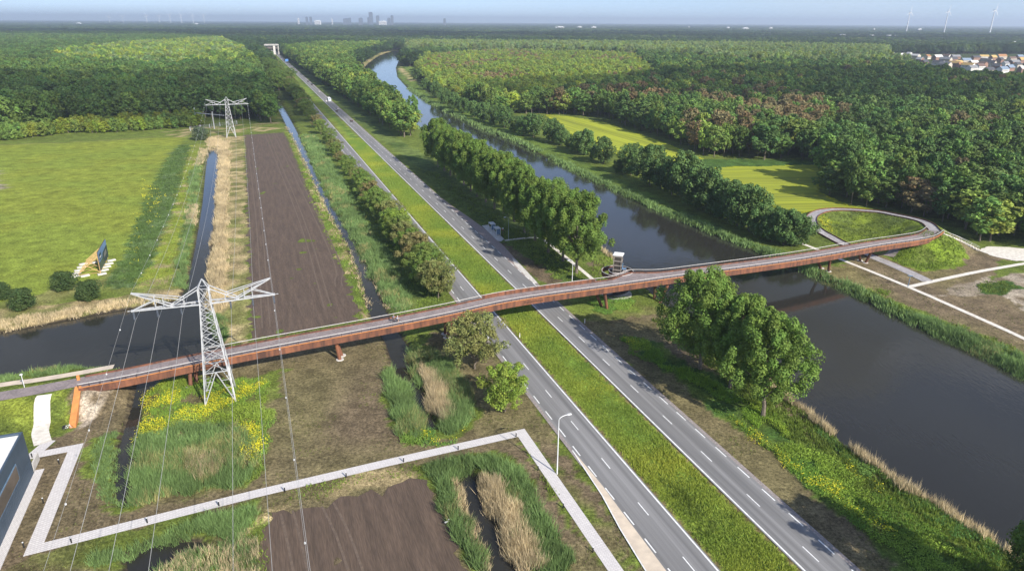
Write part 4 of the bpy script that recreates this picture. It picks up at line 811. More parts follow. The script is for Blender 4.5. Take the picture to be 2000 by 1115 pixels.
for px, dn, hh in ((([(588, 266), (615, 264), (660, 338), (705, 420), (758, 498), (795, 560), (802, 606), (768, 612), (742, 575), (704, 492), (672, 432), (640, 383), (612, 322)]), 4.5, 1.5), ([(800, 682), (860, 692), (928, 785), (925, 822), (890, 850), (850, 832), (884, 800), (850, 730), (820, 705), (815, 760), (808, 730)], 8, 2.1), ([(752, 722), (786, 738), (832, 818), (818, 862), (785, 855), (764, 800)], 8, 2.0),
                   ([(822, 918), (900, 903), (975, 893), (1005, 908), (1062, 1005), (1125, 1120), (1075, 1130), (1012, 995), (975, 925), (925, 918), (905, 925), (872, 935), (935, 1060), (950, 1120), (918, 1120), (870, 1000), (842, 940)], 8, 1.7), ([(268, 862), (350, 832), (478, 832), (512, 905), (480, 942), (350, 968), (244, 992), (250, 960)], 7, 1.6), ([(190, 1085), (330, 1040), (420, 1015), (500, 1000), (505, 1025), (470, 1060), (400, 1050), (290, 1060), (240, 1090), (195, 1110)], 7, 1.6), ([(372, 340), (395, 300), (382, 400), (368, 480), (360, 560), (338, 560), (358, 470)], 4, 1.4), ([(405, 610), (440, 620), (445, 660), (420, 660)], 5, 1.6), ([(-20, 742), (60, 724), (150, 712), (225, 703), (262, 712), (222, 716), (140, 726), (0, 750)], 6, 1.2), ([(178, 888), (205, 850), (234, 845), (222, 900), (224, 960), (232, 992), (205, 985)], 7, .7),
                   ([(1585, 535), (1660, 566), (1700, 586), (1665, 584), (1600, 556)], 7, 1.3), ([(1720, 600), (1790, 615), (1900, 655), (2020, 712), (2150, 790), (2150, 810), (2000, 738), (1900, 688), (1800, 642)], 7, 1.5), ([(970, 930), (1000, 960), (1040, 1040), (1090, 1130), (1060, 1130), (1012, 1030)], 4, 1.5)):
    
    Q_ = scat(px, dn); Q_ = Q_[vnoise(Q_, 2.6, 52) > .16]; mixd = (vnoise(Q_, 5.5, 53) > .72) & (rng.random(len(Q_)) < .5)
    reed.append(blades(Q_[~mixd], hh, 9, .26, .11, GR, lean=.36)); reed.append(blades(Q_[mixd], hh * .95, 8, .26, .1, np.array([.36, .34, .14]), lean=.3))
reed.append(blades(scat([(300, 1090), (420, 1066), (505, 1030), (505, 1125), (300, 1125)], 3), 1.2, 8, .26, .11, GR * .95, lean=.36))
veg('reeds', reed, 'green reed beds along ditches and canal', 'reeds')
dry = []
for px, dn, hh in (([(426, 276), (446, 277), (443, 400), (440, 560), (432, 612), (406, 600), (410, 520), (418, 440), (427, 350)], 5, 1.7), ([(820, 712), (846, 722), (888, 802), (880, 828), (852, 818), (830, 765)], 12, 1.9), ([(930, 930), (972, 935), (1012, 1000), (1068, 1120), (1018, 1120), (965, 1015)], 11, 1.9), ([(876, 930), (900, 930), (928, 1010), (958, 1120), (940, 1120), (905, 1020)], 6, 1.2), ([(366, 888), (430, 884), (425, 925), (392, 945), (370, 925)], 8, 1.5), ([(330, 1085), (420, 1066), (480, 1045), (505, 1030), (505, 1125), (300, 1125)], 3, 1.2), ([(392, 292), (405, 292), (396, 318), (380, 330)], 4, 1.5), ([(368, 405), (388, 402), (380, 440), (362, 442)], 4, 1.5), ([(-100, 665), (0, 645), (100, 625), (230, 600), (340, 582), (345, 575), (230, 590), (100, 610), (0, 628), (-100, 645)], 3.5, 1.2), ([(405, 268), (428, 272), (428, 292), (406, 291)], 5, 1.5), ([(710, 480), (735, 530), (770, 610), (755, 612), (730, 565), (700, 500)], .6, 1.0)):
    dry.append(blades(scat(px, dn), hh, 9, .26, .09, DRY, lean=.26))
Pb = bank(W_main, -.6, 1.8, 9, lambda P: ~eastside(P) & (touv(P)[0] < 134) & (vnoise(P, 5, 61) > .3), (40, 20), (95, 140)); dry.append(blades(Pb, 1.9, 5, .25, .13, DRY * .95, lean=.2))
Pb = bank(W_main, -.2, 1.6, 6, lambda P: ~eastside(P) & (touv(P)[0] > 185) & (touv(P)[0] < 200), (20, 190), (45, 225)); dry.append(blades(Pb, 1.8, 5, .25, .14, DRY * .95, lean=.2))
Pb = bank(W_ditch, -.4, .8, 3, lambda P: (P[:, 1] > 168) & (touv(P)[1] < 26.2), (-160, 168), (-20, 500)); dry.append(blades(Pb, .9, 4, .3, .16, DRY * .9, lean=.4))
veg('dry_reeds', dry, 'straw coloured dry reeds at the water edges', 'dry reeds')
gr = []
Pm = uv(0, 0) + rng.uniform(0, 1, (46000, 1)) ** 1.6 * 420 * ROAD_D + rng.uniform(53.4, 62.6, (46000, 1)) * ROAD_N + 30 * ROAD_D
tt = vnoise(Pm, 9, 71)[:, None]; gr.append(blades(Pm[:, :2], .38, 4, .2, .16, np.array([.35, .385, .05]) * tt + np.array([.17, .275, .045]) * (1 - tt)))
for px, dn, hh, c in (([(1150, 512), (1185, 503), (1240, 560), (1170, 560)], 4, .7, TG), ([(1000, 480), (1060, 470), (1150, 550), (1100, 552)], 3, .6, TG * .9), ([(820, 330), (860, 340), (1000, 440), (1060, 475), (1000, 478), (960, 446), (890, 395)], 2.2, .7, TG * .8), ([(1590, 545), (1700, 565), (1760, 595), (1880, 640), (2040, 705), (2020, 715), (1880, 655), (1760, 610), (1690, 580)], 4, .8, TG), ([(1580, 430), (1620, 410), (1720, 412), (1790, 427), (1800, 445), (1770, 462), (1690, 480), (1620, 455)], 3.0, .5, np.array([.15, .2, .03])), ([(1740, 500), (1790, 472), (1840, 475), (1885, 500), (1860, 520), (1800, 528), (1760, 518)], 4, .6, np.array([.15, .22, .025])), ([(1020, 855), (1050, 892), (1205, 1115), (1232, 1140), (1150, 1055), (1060, 930)], 8, .6, TG * .85), ([(350, 285), (372, 285), (356, 335), (345, 390), (318, 450), (300, 505), (262, 562), (205, 560), (240, 500), (265, 440), (302, 355), (330, 305)], 3.0, .7, np.array([.085, .14, .035])), ([(330, 560), (352, 470), (378, 350), (392, 290), (372, 290), (352, 360), (305, 505), (270, 562)], 1.5, .5, TG), ([(760, 612), (800, 612), (840, 570), (880, 600), (905, 625), (840, 632), (780, 640)], 4, .6, TG), ([(500, 1000), (520, 1000), (518, 1120), (470, 1120), (480, 1060)], 3, .5, TG), ([(550, 965), (690, 925), (830, 900), (830, 925), (700, 950), (560, 985)], 2.5, .4, TG), ([(1905, 556), (1960, 550), (1988, 562), (1958, 576), (1915, 570)], 6, .5, TG * .8), ([(1710, 562), (1740, 568), (1735, 578), (1710, 570)], 6, .8, TG), ([(1280, 935), (1320, 940), (1410, 1040), (1390, 1055), (1330, 1000)], 6, .7, TG * .7), ([(600, 275), (640, 300), (740, 440), (870, 590), (800, 560), (700, 400)], 1.6, .6, TG * .85), ([(560, 258), (590, 262), (700, 475), (720, 612), (705, 620), (690, 560), (620, 420)], 2.5, .6, TG)):
    gr.append(blades(scat(px, dn), hh, 4, .22, .18, c, lean=.45))
Pg = rng.uniform((-125, 30), (130, 210), (60000, 2)); Pg = Pg[rng.random(len(Pg)) < np.minimum(1, (70 / np.hypot(*Pg.T)) ** 1.2)]; ug, vg = touv(Pg); dw = np.minimum.reduce([sdist(Pg, Wp, 20) for Wp in WATERS])
k = ~(((vg > 44.8) & (vg < 53.2)) | ((vg > 62.8) & (vg < 71.2))) & (dw > .3) & (vnoise(Pg, 7, 73) > .52); ok = Pg[k]
for e_ in ([(98, 860), (64, 905), (140, 890), (60, 1085), (500, 978), (760, 916), (1010, 860), (1190, 1130), (1240, 1130), (1030, 838), (760, 892), (500, 950), (90, 1050), (160, 862), (90, 850)], [(478, 264), (555, 259), (702, 610), (690, 626), (491, 664)], [(512, 1230), (520, 1003), (826, 940), (912, 1130)], [(-100, 830), (70, 920), (80, 960), (0, 1130), (-200, 1130)], [(1117, 878), (1151, 918), (1301, 1115), (1261, 1115), (1176, 968)], [(-300, 800), (160, 735), (160, 765), (90, 775), (90, 850), (60, 850), (70, 775), (-300, 830)], [(862, 386), (945, 440), (1050, 553), (1030, 553), (890, 412)]):
    ok = ok[~inpoly(ok, atp(e_))]
gr.append(blades(ok, .3, 4, .2, .14, np.array([.14, .16, .04]), lean=.5))
Pb = bank(W_main, 1.5, 9.5, 5, lambda P: ~eastside(P) & (touv(P)[0] < 150), (28, 20), (95, 160)); gr.append(blades(Pb, .8, 5, .25, .18, TG * .8, lean=.4))
veg('tall_grass', gr, 'rough tall grass on verges, median and banks', 'grass')
wd = []
for px, dn, c in ((lambda L_: [(a_, d_ * 1.2, c_ * 2.0) for a_, d_, c_ in L_])((([(1212, 660), (1260, 668), (1380, 735), (1500, 805), (1545, 850), (1500, 855), (1440, 800), (1330, 735), (1230, 690)], 5, np.array([.13, .20, .02])), ([(1390, 800), (1500, 850), (1600, 890), (1760, 990), (1950, 1120), (1800, 1120), (1690, 1040), (1530, 900)], 4.5, np.array([.12, .19, .025])), ([(1560, 805), (1640, 870), (1780, 960), (1940, 1060), (1950, 1110), (1790, 995), (1640, 900)], 5, np.array([.075, .14, .03])), ([(268, 850), (300, 745), (365, 738), (420, 742), (500, 738), (530, 760), (515, 830), (500, 835), (350, 830), (270, 865)], 4, np.array([.13, .19, .025])), ([(480, 800), (530, 800), (515, 920), (480, 950), (500, 880)], 4, np.array([.12, .18, .03])), ([(800, 830), (850, 845), (930, 830), (925, 850), (850, 872), (780, 868)], 5, np.array([.10, .17, .03])), ([(1140, 590), (1180, 575), (1240, 580), (1230, 605), (1180, 615)], 5, np.array([.11, .18, .03]))))):
    Q_ = scat(px, dn * 1.6); Q_ = Q_[vnoise(Q_, 3.2, 54) > .24]; hi_ = vnoise(Q_, 6, 55) > .5
    wd.append(clump(Q_[hi_], .75, 7, .3, .2, c * np.array([1.1, 1.0, 1.0]))); wd.append(clump(Q_[~hi_], .5, 7, .3, .19, c * np.array([.72, .82, .95]))); wd.append(blades(Q_[::2], .7, 5, .25, .12, c * .9, lean=.4))
veg('leafy_weeds', wd, 'dense leafy green weeds in strips on the worked soil', 'weeds')
yl = []
for px, dn in (([(268, 860), (290, 800), (345, 760), (330, 830), (300, 858)], 2.6), ([(330, 800), (420, 770), (500, 742), (515, 762), (430, 800), (345, 842)], 1.7), ([(470, 828), (515, 835), (512, 905), (485, 905)], 2.2), ([(282, 742), (325, 738), (290, 800), (272, 830)], 1.6), ([(1215, 662), (1262, 672), (1310, 710), (1240, 690)], .9), ([(1400, 810), (1480, 850), (1640, 960), (1760, 1050), (1720, 1045), (1560, 930)], 1.0), ([(1600, 880), (1740, 970), (1800, 1010), (1700, 960)], .7), ([(790, 845), (870, 862), (925, 840), (850, 868)], 1.2), ([(280, 350), (330, 380), (262, 520), (255, 470)], .12), ([(1575, 435), (1610, 420), (1640, 470), (1610, 455)], .8), ([(1560, 300), (1400, 280), (1100, 245)], .0)):
    if dn: yl.append(clump((lambda q_: q_[vnoise(q_, 2.8, 57) > .38])(scat(px, dn * 2.6)), 1.05, 7, .4, .2, RAPE))
veg('yellow_flowers', yl, 'yellow flowering rape among the weeds', 'flowers')

# ------------------------------------------------------------------ pylons and lines
def pylon(loc, rz, label):
    t = thing('electricity_pylon', loc, label, 'pylon', 'lattice pylons of the power line', rz); ZA, ZT = 20.3, 23.3
    hw = lambda z: 2.8 - 1.85 * min(z, ZA) / ZA; cs = [(-1, -1), (1, -1), (1, 1), (-1, 1)]
    for sx, sy in cs: MB().beam((sx * 2.8, sy * 2.8, -.3), (sx * hw(ZA), sy * hw(ZA), ZA), .22, w2=.17).beam((sx * hw(ZA), sy * hw(ZA), ZA), (sx * .95, sy * .95, ZT), .2).build('leg', M['galv'], t)
    lat = MB(); zs = [6.6, 9.4, 12.0, 14.4, 16.6, 18.6, ZA, ZT]
    for q in range(4):
        (ax, ay), (bx, by) = cs[q], cs[(q + 1) % 4]; c3 = lambda s, z: (s[0] * hw(z), s[1] * hw(z), z); A_, B_ = (ax, ay), (bx, by)
        mid = ((ax + bx) / 2 * hw(6.6), (ay + by) / 2 * hw(6.6), 6.6); lat.beam(c3(A_, 0), mid, .15); lat.beam(c3(B_, 0), mid, .15); lat.beam(c3(A_, 6.6), c3(B_, 6.6), .14)
        for z in (1.6, 3.2, 4.8):
            f = z / 6.6; lat.beam(c3(A_, z), np.array(c3(A_, 0)) * (1 - f) + np.array(mid) * f, .08); lat.beam(c3(B_, z), np.array(c3(B_, 0)) * (1 - f) + np.array(mid) * f, .08)
        for z0, z1 in zip(zs[:-1], zs[1:]): lat.beam(c3(A_, z0), c3(B_, z1), .085); lat.beam(c3(B_, z0), c3(A_, z1), .085); lat.beam(c3(A_, z1), c3(B_, z1), .075)
    lat.build('lattice', M['galv'], t); pk = MB()
    for s in cs: pk.beam((s[0] * .95, s[1] * .95, ZT), (0, 0, ZT + 1.7), .14)
    pk.build('peak', M['galv'], t)
    for sx in (-1, 1):
        ar = MB()
        for sy in (-1, 1):
            y = lambda x: sy * (.95 - .8 * (x - .95) / 11.5); pt = lambda x, z: (sx * x, y(x), z)
            ar.beam(pt(.95, ZA), pt(12.4, ZA), .22); ar.beam(pt(.95, ZT), pt(5.9, ZA + .15), .16); ar.beam(pt(5.4, ZA + .1), pt(12.0, ZA + 3.4), .17); ar.beam(pt(3.6, ZA + 1.3), pt(12.0, ZA + 3.4), .13)
            ar.beam(pt(12.4, ZA), pt(8.4, ZA + 1.6), .12); ar.beam(pt(8.4, ZA), pt(8.4, ZA + 2.4), .1); ar.beam(pt(3.6, ZA), pt(3.6, ZA + 1.3), .1); ar.beam(pt(7, ZA), pt(7, ZA + 1.9), .1)
            for x in np.arange(1.2, 11.4, 1.7): ar.beam((sx * x, -y(x), ZA), (sx * (x + 1.7), y(x + 1.7), ZA), .08)
        ar.box((sx * 12.3, 0, ZA), (.4, .5, .3)); ar.build('crossarm', M['galv'], t)
        for x in (12.2, 8.3, 4.3):
            m = MB().cyl((sx * x, 0, ZA - 2.0), .05, 1.9, 6)
            for z in np.arange(.3, 1.7, .2): m.cyl((sx * x, 0, ZA - 2.0 + z), .16, .1, 8)
            m.build('insulator', M['ins'], t)
    return t
PL1 = np.array([-57.7, 120.4]); c2 = (at(440, 270)[:2] + at(464, 269)[:2]) / 2 + ROAD_D * 2.8; ldir = (c2 - PL1) / np.linalg.norm(c2 - PL1); lrz = math.atan2(ldir[1], ldir[0]) - math.pi / 2
pylon((*PL1, 0), lrz, 'near lattice power pylon straddling the yellow weeds by the bridge'); pylon((*c2, 0), lrz, 'far lattice power pylon at the top of the ploughed field')
span = np.linalg.norm(c2 - PL1); PL0 = PL1 - ldir * span; lx = np.array([ldir[1], -ldir[0]])
side_nm = {-12.2: 'outer left', -8.3: 'middle left', -4.3: 'inner left', 4.3: 'inner right', 8.3: 'middle right', 12.2: 'outer right'}
def wire(A, B, sag, r, name, label, group, beads=None):
    A, B = np.array(A, float), np.array(B, float); o = np.array(A); P = [A + (B - A) * s - np.array([0, 0, 4 * sag * s * (1 - s)]) for s in np.linspace(0, 1, 41)]
    w_ = thing(name, tuple(o), label, 'power line', group); MB().tube([p - o for p in P], r, 5).build('cable', M['wire'], w_)
    if beads:
        for k_ in range(1, 24):
            s = k_ / 24; p = A + (B - A) * s - np.array([0, 0, 4 * sag * s * (1 - s)]) - o; MB().box(p - np.array([0, 0, .12]), (.14, .14, .2)).build('bird_marker', M['lampwhite'], w_)
for nm, PA, PB, sg in (('near span towards the viewer', PL1, PL0, 7.0), ('far span between the two pylons', PL1, c2, 7.0)):
    for x in side_nm: wire((*(PA + lx * x), 18.2), (*(PB + lx * x), 18.2), sg, .028, 'power_line', '%s conductor of the %s' % (side_nm[x], nm), 'power line conductors')
    for x in (-12, 12): wire((*(PA + lx * x), 23.7), (*(PB + lx * x), 23.7), sg * .8, .017, 'earth_wire', '%s earth wire with white markers in the %s' % ('left' if x < 0 else 'right', nm), 'earth wires of the power line', True)

# ------------------------------------------------------------------ street furniture
def lamp(p, h, arm, adir, mt, label, head=(.75, .3, .14)):
    t = thing('street_lamp', (p[0], p[1], gz(p)), label, 'street lamp'); m = MB(); m.tube([(0, 0, -.2), (0, 0, h * .5), (0, 0, h - .7)], .1, 8, [.12, .09, .06]); a = np.array([math.cos(adir), math.sin(adir)])
    P = [(0, 0, h - .7)] + [(*(a * arm * (1 - math.cos(s))), h - .7 + .7 * math.sin(s)) for s in np.linspace(.3, math.pi / 2, 5)]; m.tube(P, .06, 6); m.build('pole', mt, t)
    e = a * (arm + .3); MB().box((e[0], e[1], h), head, adir).box((e[0], e[1], h + .09), (head[0] * .8, head[1] * .7, .06), adir).build('lamp_head', M['lampwhite'], t); return t
adir = math.atan2(ROAD_N[1], ROAD_N[0])
lamp(at(1088, 925), 11, 1.5, adir, M['lampwhite'], 'tall curved arm street lamp beside the left carriageway'); lamp(at(993, 468), 8, 1.0, adir + math.pi, M['greenpole'], 'slim green-grey street lamp beside the bus stop'); lamp(at(1117, 560), 8, 1.0, adir + math.pi, M['lampwhite'], 'street lamp standing behind the bridge railing'); 
t = thing('street_lamp', tuple(at(49, 760, 2.2)), 'low street lamp on the bank beside the pale gravel path', 'street lamp'); MB().tube([(0, 0, -1.0), (0, 0, 3.2)], .06, 8).build('pole', M['lampwhite'], t); MB().cyl((0, 0, 3.2), .3, .16, 12, .22).build('lamp_head', M['lampwhite'], t)
t = thing('street_lamp', tuple(at(1773, 561)), 'low lamp post with a flat solar head at the white path junction', 'street lamp'); MB().tube([(0, 0, -.2), (0, 0, 3.4)], .09, 8).build('pole', M['glassblue'], t); MB().box((0, 0, 3.45), (1.3, .5, .1), -.5).build('lamp_head', M['glassblue'], t)
bl = [((63, 893), 'beside the corner of the dark building'), ((116, 906), 'inside the upper bend of the paved zigzag'), ((85, 982), 'left of the middle of the paved zigzag'), ((47, 1069), 'left of the lower corner of the paved zigzag'), ((140, 1060), 'nearest the lower corner on the long paved path'), ((288, 1021), 'second from the lower left corner on the long paved path'), ((428, 988), 'where the paved path passes the reed pool'), ((556.5, 960), 'above the ploughed field corner on the paved path'), ((676.5, 931.5), 'halfway along the long paved path'), ((788.5, 902), 'just left of the reed ditch on the paved path'), ((895, 878), 'above the reed ditch on the paved path'), ((1008, 853), 'at the corner of the paved path near the road'), ((1051, 918), 'under the street lamp shadow on the paved path'), ((1100, 991), 'beside the brown strip on the paved path'), ((1158, 1078), 'nearest the lower edge on the paved path by the road')]
b0 = None
for (x, y), l in bl:
    p = at(x, y)
    if b0 is None:
        b0 = thing('bollard_light', tuple(p), None, None); MB().cyl((0, 0, -.1), .1, 1.0, 10).build('post', M['black'], b0); MB().cyl((0, 0, .9), .1, .08, 10).build('cap', M['lampwhite'], b0); o = b0
    else:
        o = b0.copy(); COL.objects.link(o); o.location = tuple(p)
        for ch in b0.children: c = ch.copy(); COL.objects.link(c); c.parent = o
    tag(o, 'black bollard light ' + l, 'bollard', 'bollard lights along the paved path')
for x, y, l in ((1142, 631, 'white marker post right of the road below the bridge'), (1015, 659, 'white marker post in the median below the bridge'), (1100, 562, 'white marker post behind the bridge near the right carriageway')):
    t = thing('marker_post', tuple(at(x, y)), l, 'marker post', 'white roadside marker posts'); MB().box((0, 0, .55), (.16, .1, 1.2), .3).build('post', M['white'], t); MB().box((0, -.06, .95), (.1, .02, .16), .3).build('reflector', M['cortenlit'], t)
# bus stop
bd = math.atan2(ROAD_D[1], ROAD_D[0]); q0 = at(964, 462)
pl_ = sheet('bus_platform', atp([(941, 442), (953, 440), (985, 468), (978, 473), (972, 472)]), .22, M['concrete'], 'grey tiled bus stop platform', 'platform')
for k, (x, y) in enumerate(((961, 450), (971, 459))):
    t = thing('bus_shelter', (*at(x, y)[:2], .22), '%s of the two blue-grey glass shelters at the bus stop' % ('farther' if k == 0 else 'nearer, right-hand'), 'shelter', 'glass shelters at the bus stop', bd)
    MB().box((0, 0, 2.45), (3.0, 1.8, .18)).box((0, 0, 2.57), (2.5, 1.4, .08)).build('roof', M['lampwhite'], t)
    for sx in (-1, 1):
        for sy in (-1, 1): MB().box((sx * 1.35, sy * .75, 1.18), (.12, .12, 2.36)).build('post', M['lampwhite'], t)
    MB().box((0, -.78, 1.3), (2.5, .05, 1.7)).box((-1.38, 0, 1.3), (.05, 1.3, 1.7)).build('glass_panel', M['glassblue'], t); MB().box((0, -.4, .48), (1.8, .4, .08)).box((-.7, -.4, .22), (.08, .3, .44)).box((.7, -.4, .22), (.08, .3, .44)).build('bench', M['galv'], t)
t = thing('bus_stop_sign', tuple(at(982, 462)), 'bus stop pole with a white and red sign beside the shelters', 'sign'); MB().tube([(0, 0, -.2), (0, 0, 3.0)], .06, 8).build('pole', M['darksteel'], t); MB().box((0, 0, 2.9), (.6, .08, .5), .4).build('sign_panel', M['white'], t); MB().box((0, -.05, 2.5), (.5, .06, .22), .4).build('red_panel', mat('red_paint', (.5, .08, .03), None, 2, .5), t)
mk_ = MB()
for k in range(11): mk_.box((*(at(948.5 + k * 2.35, 444.6 + k * 2.3)[:2]), .235), (.22, 1.1, .03), bd)
tag(mk_.build('tactile_strip', M['white']), 'pale ribbed boarding strip of the bus platform', 'paving', kind='structure')
# billboard in the meadow
pa, pb = at(198, 533.5), at(212.5, 504.5); bdir = (pb - pa)[:2]; BL = np.linalg.norm(bdir); bdir /= BL; brz = math.atan2(bdir[1], bdir[0])
t = thing('billboard', tuple(pa), 'large leaning photo billboard on timber struts in the meadow', 'billboard', rz=brz); MB().box((BL / 2, 0, 3.6), (BL, .18, 5.4)).build('panel', M['darksteel'], t)
bmats = [mat('poster_sky', (.20, .32, .52), (.14, .24, .42), .3, .5), mat('poster_dark', (.015, .03, .045), (.03, .06, .07), .4, .5), mat('poster_green', (.03, .07, .03), (.05, .09, .05), .5, .5), mat('poster_grey', (.3, .27, .25), (.12, .12, .13), .8, .5)]
for sgn in (-1,):
    y = sgn * .105
    def quad(pts, m, nm):
        mb = MB(); mb.add([(x * BL, y + dy, .95 + 5.3 * z) for dy in (0, sgn * .02) for x, z in pts], [], n=[list(range(len(pts))), list(range(len(pts), 2 * len(pts)))[::-1]] + [[i, (i + 1) % len(pts), len(pts) + (i + 1) % len(pts), len(pts) + i] for i in range(len(pts))]); return mb.build(nm, m, t)
    quad([(0, .42), (.35, .42), (.45, .62), (1, .70), (1, 1), (0, 1)], bmats[0], 'poster_sky'); quad([(0, 0), (.55, 0), (.4, .41), (0, .41)], bmats[2], 'poster_field'); quad([(.56, 0), (1, 0), (1, .69), (.46, .61), (.41, .41)], bmats[1], 'poster_building'); y = sgn * .13; quad([(.55, .25), (.85, .3), (.85, .55), (.6, .5)], bmats[3], 'poster_facade'); quad([(.06, .5), (.3, .5), (.3, .82), (.06, .82)], bmats[1], 'poster_sign_block'); y = sgn * .16; quad([(.1, .6), (.26, .6), (.26, .68), (.1, .68)], M['white'], 'poster_caption')
st_ = MB()
for k in range(5):
    x = .3 + (BL - .6) * k / 4; a = (x, .2, 5.0); f = (x, 6.2, .1); st_.beam(a, f, .2); st_.beam((x, .2, 0), (x, .2, 6.1), .18); m_ = (x, 3.4, 2.55); st_.beam(m_, (x, .2, .3), .14); st_.beam((x, .2, .15), f, .1)
    st_.build('strut', M['wood'], t); st_ = MB()
for k, (x, y) in enumerate(((218, 509.5), (213, 516), (208.5, 522), (204, 528.5), (199.5, 536), (163, 516.5), (159, 522.5), (154, 529), (150, 535), (146, 541), (184, 514), (166.5, 539.5))):
    p = at(x, y); o = MB().box((0, 0, .16), (2.3, 1.0, .34), brz - 1.2).box((0, 0, .36), (2.1, .8, .06), brz - 1.2).build('ballast_slab', M['concrete']); o.location = tuple(p)
    tag(o, 'white concrete ballast slab %s' % ['farthest in the row before the billboard', 'second in the row before the billboard', 'in the middle of the row before the billboard', 'fourth in the row before the billboard', 'nearest in the row before the billboard', 'farthest in the row behind the billboard', 'second in the row behind the billboard', 'in the middle of the row behind the billboard', 'fourth in the row behind the billboard', 'nearest in the row behind the billboard', 'alone between the two rows under the struts', 'lying at the foot of the near strut'][k], 'slab', 'concrete slabs weighing down the billboard')

# ------------------------------------------------------------------ dark building at the lower left
c0, c1_ = at(67, 923), at(-2, 1074); fd = (c1_ - c0)[:2]; fd /= np.linalg.norm(fd); fn_ = np.array([-fd[1], fd[0]]); fn_ = fn_ if fn_[0] < 0 else -fn_; HB = 7.5
bld = thing('dark_building', tuple(c0), 'dark blue flat roofed building with a white roof at the lower left', 'building', rz=math.atan2(fd[1], fd[0])); sgn = 1 if (fd[0] * fn_[1] - fd[1] * fn_[0]) > 0 else -1
yy = lambda v: sgn * v
MB().box((21, yy(9), HB / 2 - .1), (42, 18, HB + .2)).build('walls', M['navy'], bld); MB().box((21, yy(9), HB + .03), (41.2, 17.2, .06)).build('roof', M['roofwhite'], bld)
pr = MB(); pr.box((21, yy(.15), HB + .2), (42, .3, .42)).box((.15, yy(9), HB + .2), (.3, 17.4, .42)).box((21, yy(17.85), HB + .2), (42, .3, .42)).box((41.85, yy(9), HB + .2), (.3, 17.4, .42)); pr.build('parapet', M['navy'], bld)
fr = MB().box((16, yy(-.04), 4.4), (20, .1, 2.7)).build('window', M['glassblue'], bld); MB().box((16, yy(-.08), 4.4), (19.6, .06, 2.3)).build('pane', M['window'], fr)
gm_ = MB()
for x in np.arange(.6, 42, .6): gm_.box((x, yy(-.012), 1.5), (.03, .02, 2.9))
gm_.build('cladding_seams', M['navy'], bld)
MB().box((20.7, yy(-.66), .06), (42.6, 1.3, .12)).build('paved_apron', M['pavers'], bld)
MB().box((-2.2, yy(.2), .7), (3.6, .25, 1.4)).build('side_wall', M['concrete'], bld)

# ------------------------------------------------------------------ vehicles
def wheels(t, xs, w_, r):
    for x in xs:
        for s in (-1, 1):
            m = MB(); P = [(x + rr * math.cos(a), s * (w_ / 2 - .02) + o, r + rr * math.sin(a)) for o in (-.1, .1) for rr in (r,) for a in np.arange(12) * math.pi / 6]; m.add(P, [(k, (k + 1) % 12, 12 + (k + 1) % 12, 12 + k) for k in range(12)], n=[list(range(12)), list(range(12, 24))]); m.build('wheel', M['black'], t)
def loft(prof, hw, hw_top=None):
    """side profile (x,z) extruded across with rounded shoulders"""
    mb = MB(); n = len(prof); zs = [z for _, z in prof]; zt = max(zs); Vv = []
    for f, o in ((-1, 1), (-.92, 0), (.92, 0), (1, 1)):
        for x, z in prof:
            k = (hw if hw_top is None else hw + (hw_top - hw) * max(0, (z - min(zs)) / (zt - min(zs)))); Vv.append((x * (.985 if o else 1), f * k, z - (.05 if o and z > .6 else 0)))
    q = [(a * n + i, a * n + (i + 1) % n, (a + 1) * n + (i + 1) % n, (a + 1) * n + i) for a in range(3) for i in range(n)]
    return mb.add(Vv, q, n=[list(range(n))[::-1], list(range(3 * n, 4 * n))])
paints = {k: mat(k + '_car_paint', c, tuple(v * .9 for v in c), 1, .25) for k, c in dict(black=(.02, .022, .025), white=(.75, .76, .77), grey=(.16, .17, .18), silver=(.5, .52, .54), blue=(.06, .12, .3)).items()}
red = mat('tail_lamp', (.4, .02, .015), None, 3, .3)
def car(p, col, label, away=True):
    t = thing('car', (p[0], p[1], .1), label, 'car', 'cars on the dual carriageway', bd + (0 if away else math.pi))
    loft([(-2.1, .3), (2.1, .3), (2.15, .65), (1.1, .88), (-1.95, .95), (-2.15, .7)], .88).build('body', paints[col], t); loft([(-1.75, .93), (.95, .86), (.3, 1.36), (.1, 1.40), (-1.15, 1.42), (-1.3, 1.38)], .8, .62).build('windows', M['window'], t); MB().box((-.5, 0, 1.435), (1.25, 1.16, .05)).build('roof', paints[col], t); wheels(t, (-1.3, 1.3), 1.76, .31)
    for s in (-1, 1): MB().box((-2.13, s * .62, .74), (.06, .3, .14)).build('tail_light', red, t); MB().box((2.08, s * .62, .66), (.1, .3, .12)).build('headlight', M['lampwhite'], t)
for (x, y, vv, c, l) in ((602, 160, 68.2, 'black', 'small black car farthest of the pair ahead of the bus'), (609, 167, 68.2, 'black', 'black car nearer of the pair ahead of the bus'), (626, 180, 68.2, 'silver', 'silver car directly ahead of the bus'), (637, 199, 65.2, 'white', 'white car overtaking behind the bus'), (661.5, 213.5, 68.2, 'silver', 'silver car in the right lane behind the bus'), (659.5, 218.5, 65.2, 'black', 'black car in the left lane behind the bus'), (688, 238, 68.2, 'black', 'black car last in the line, nearest the viewer'), (575, 135, 66, 'white', 'distant white car near the median tree'), (547, 114, 50, 'white', 'far white car close to the concrete portal')):
    u_ = touv(at(x, y))[0]; car(uv(u_, vv), c, l)
u_ = touv(at(643, 198))[0]; t = thing('bus', (*uv(u_, 68.2), .1), 'white and pale blue city bus driving away on the right carriageway', 'bus', rz=bd)
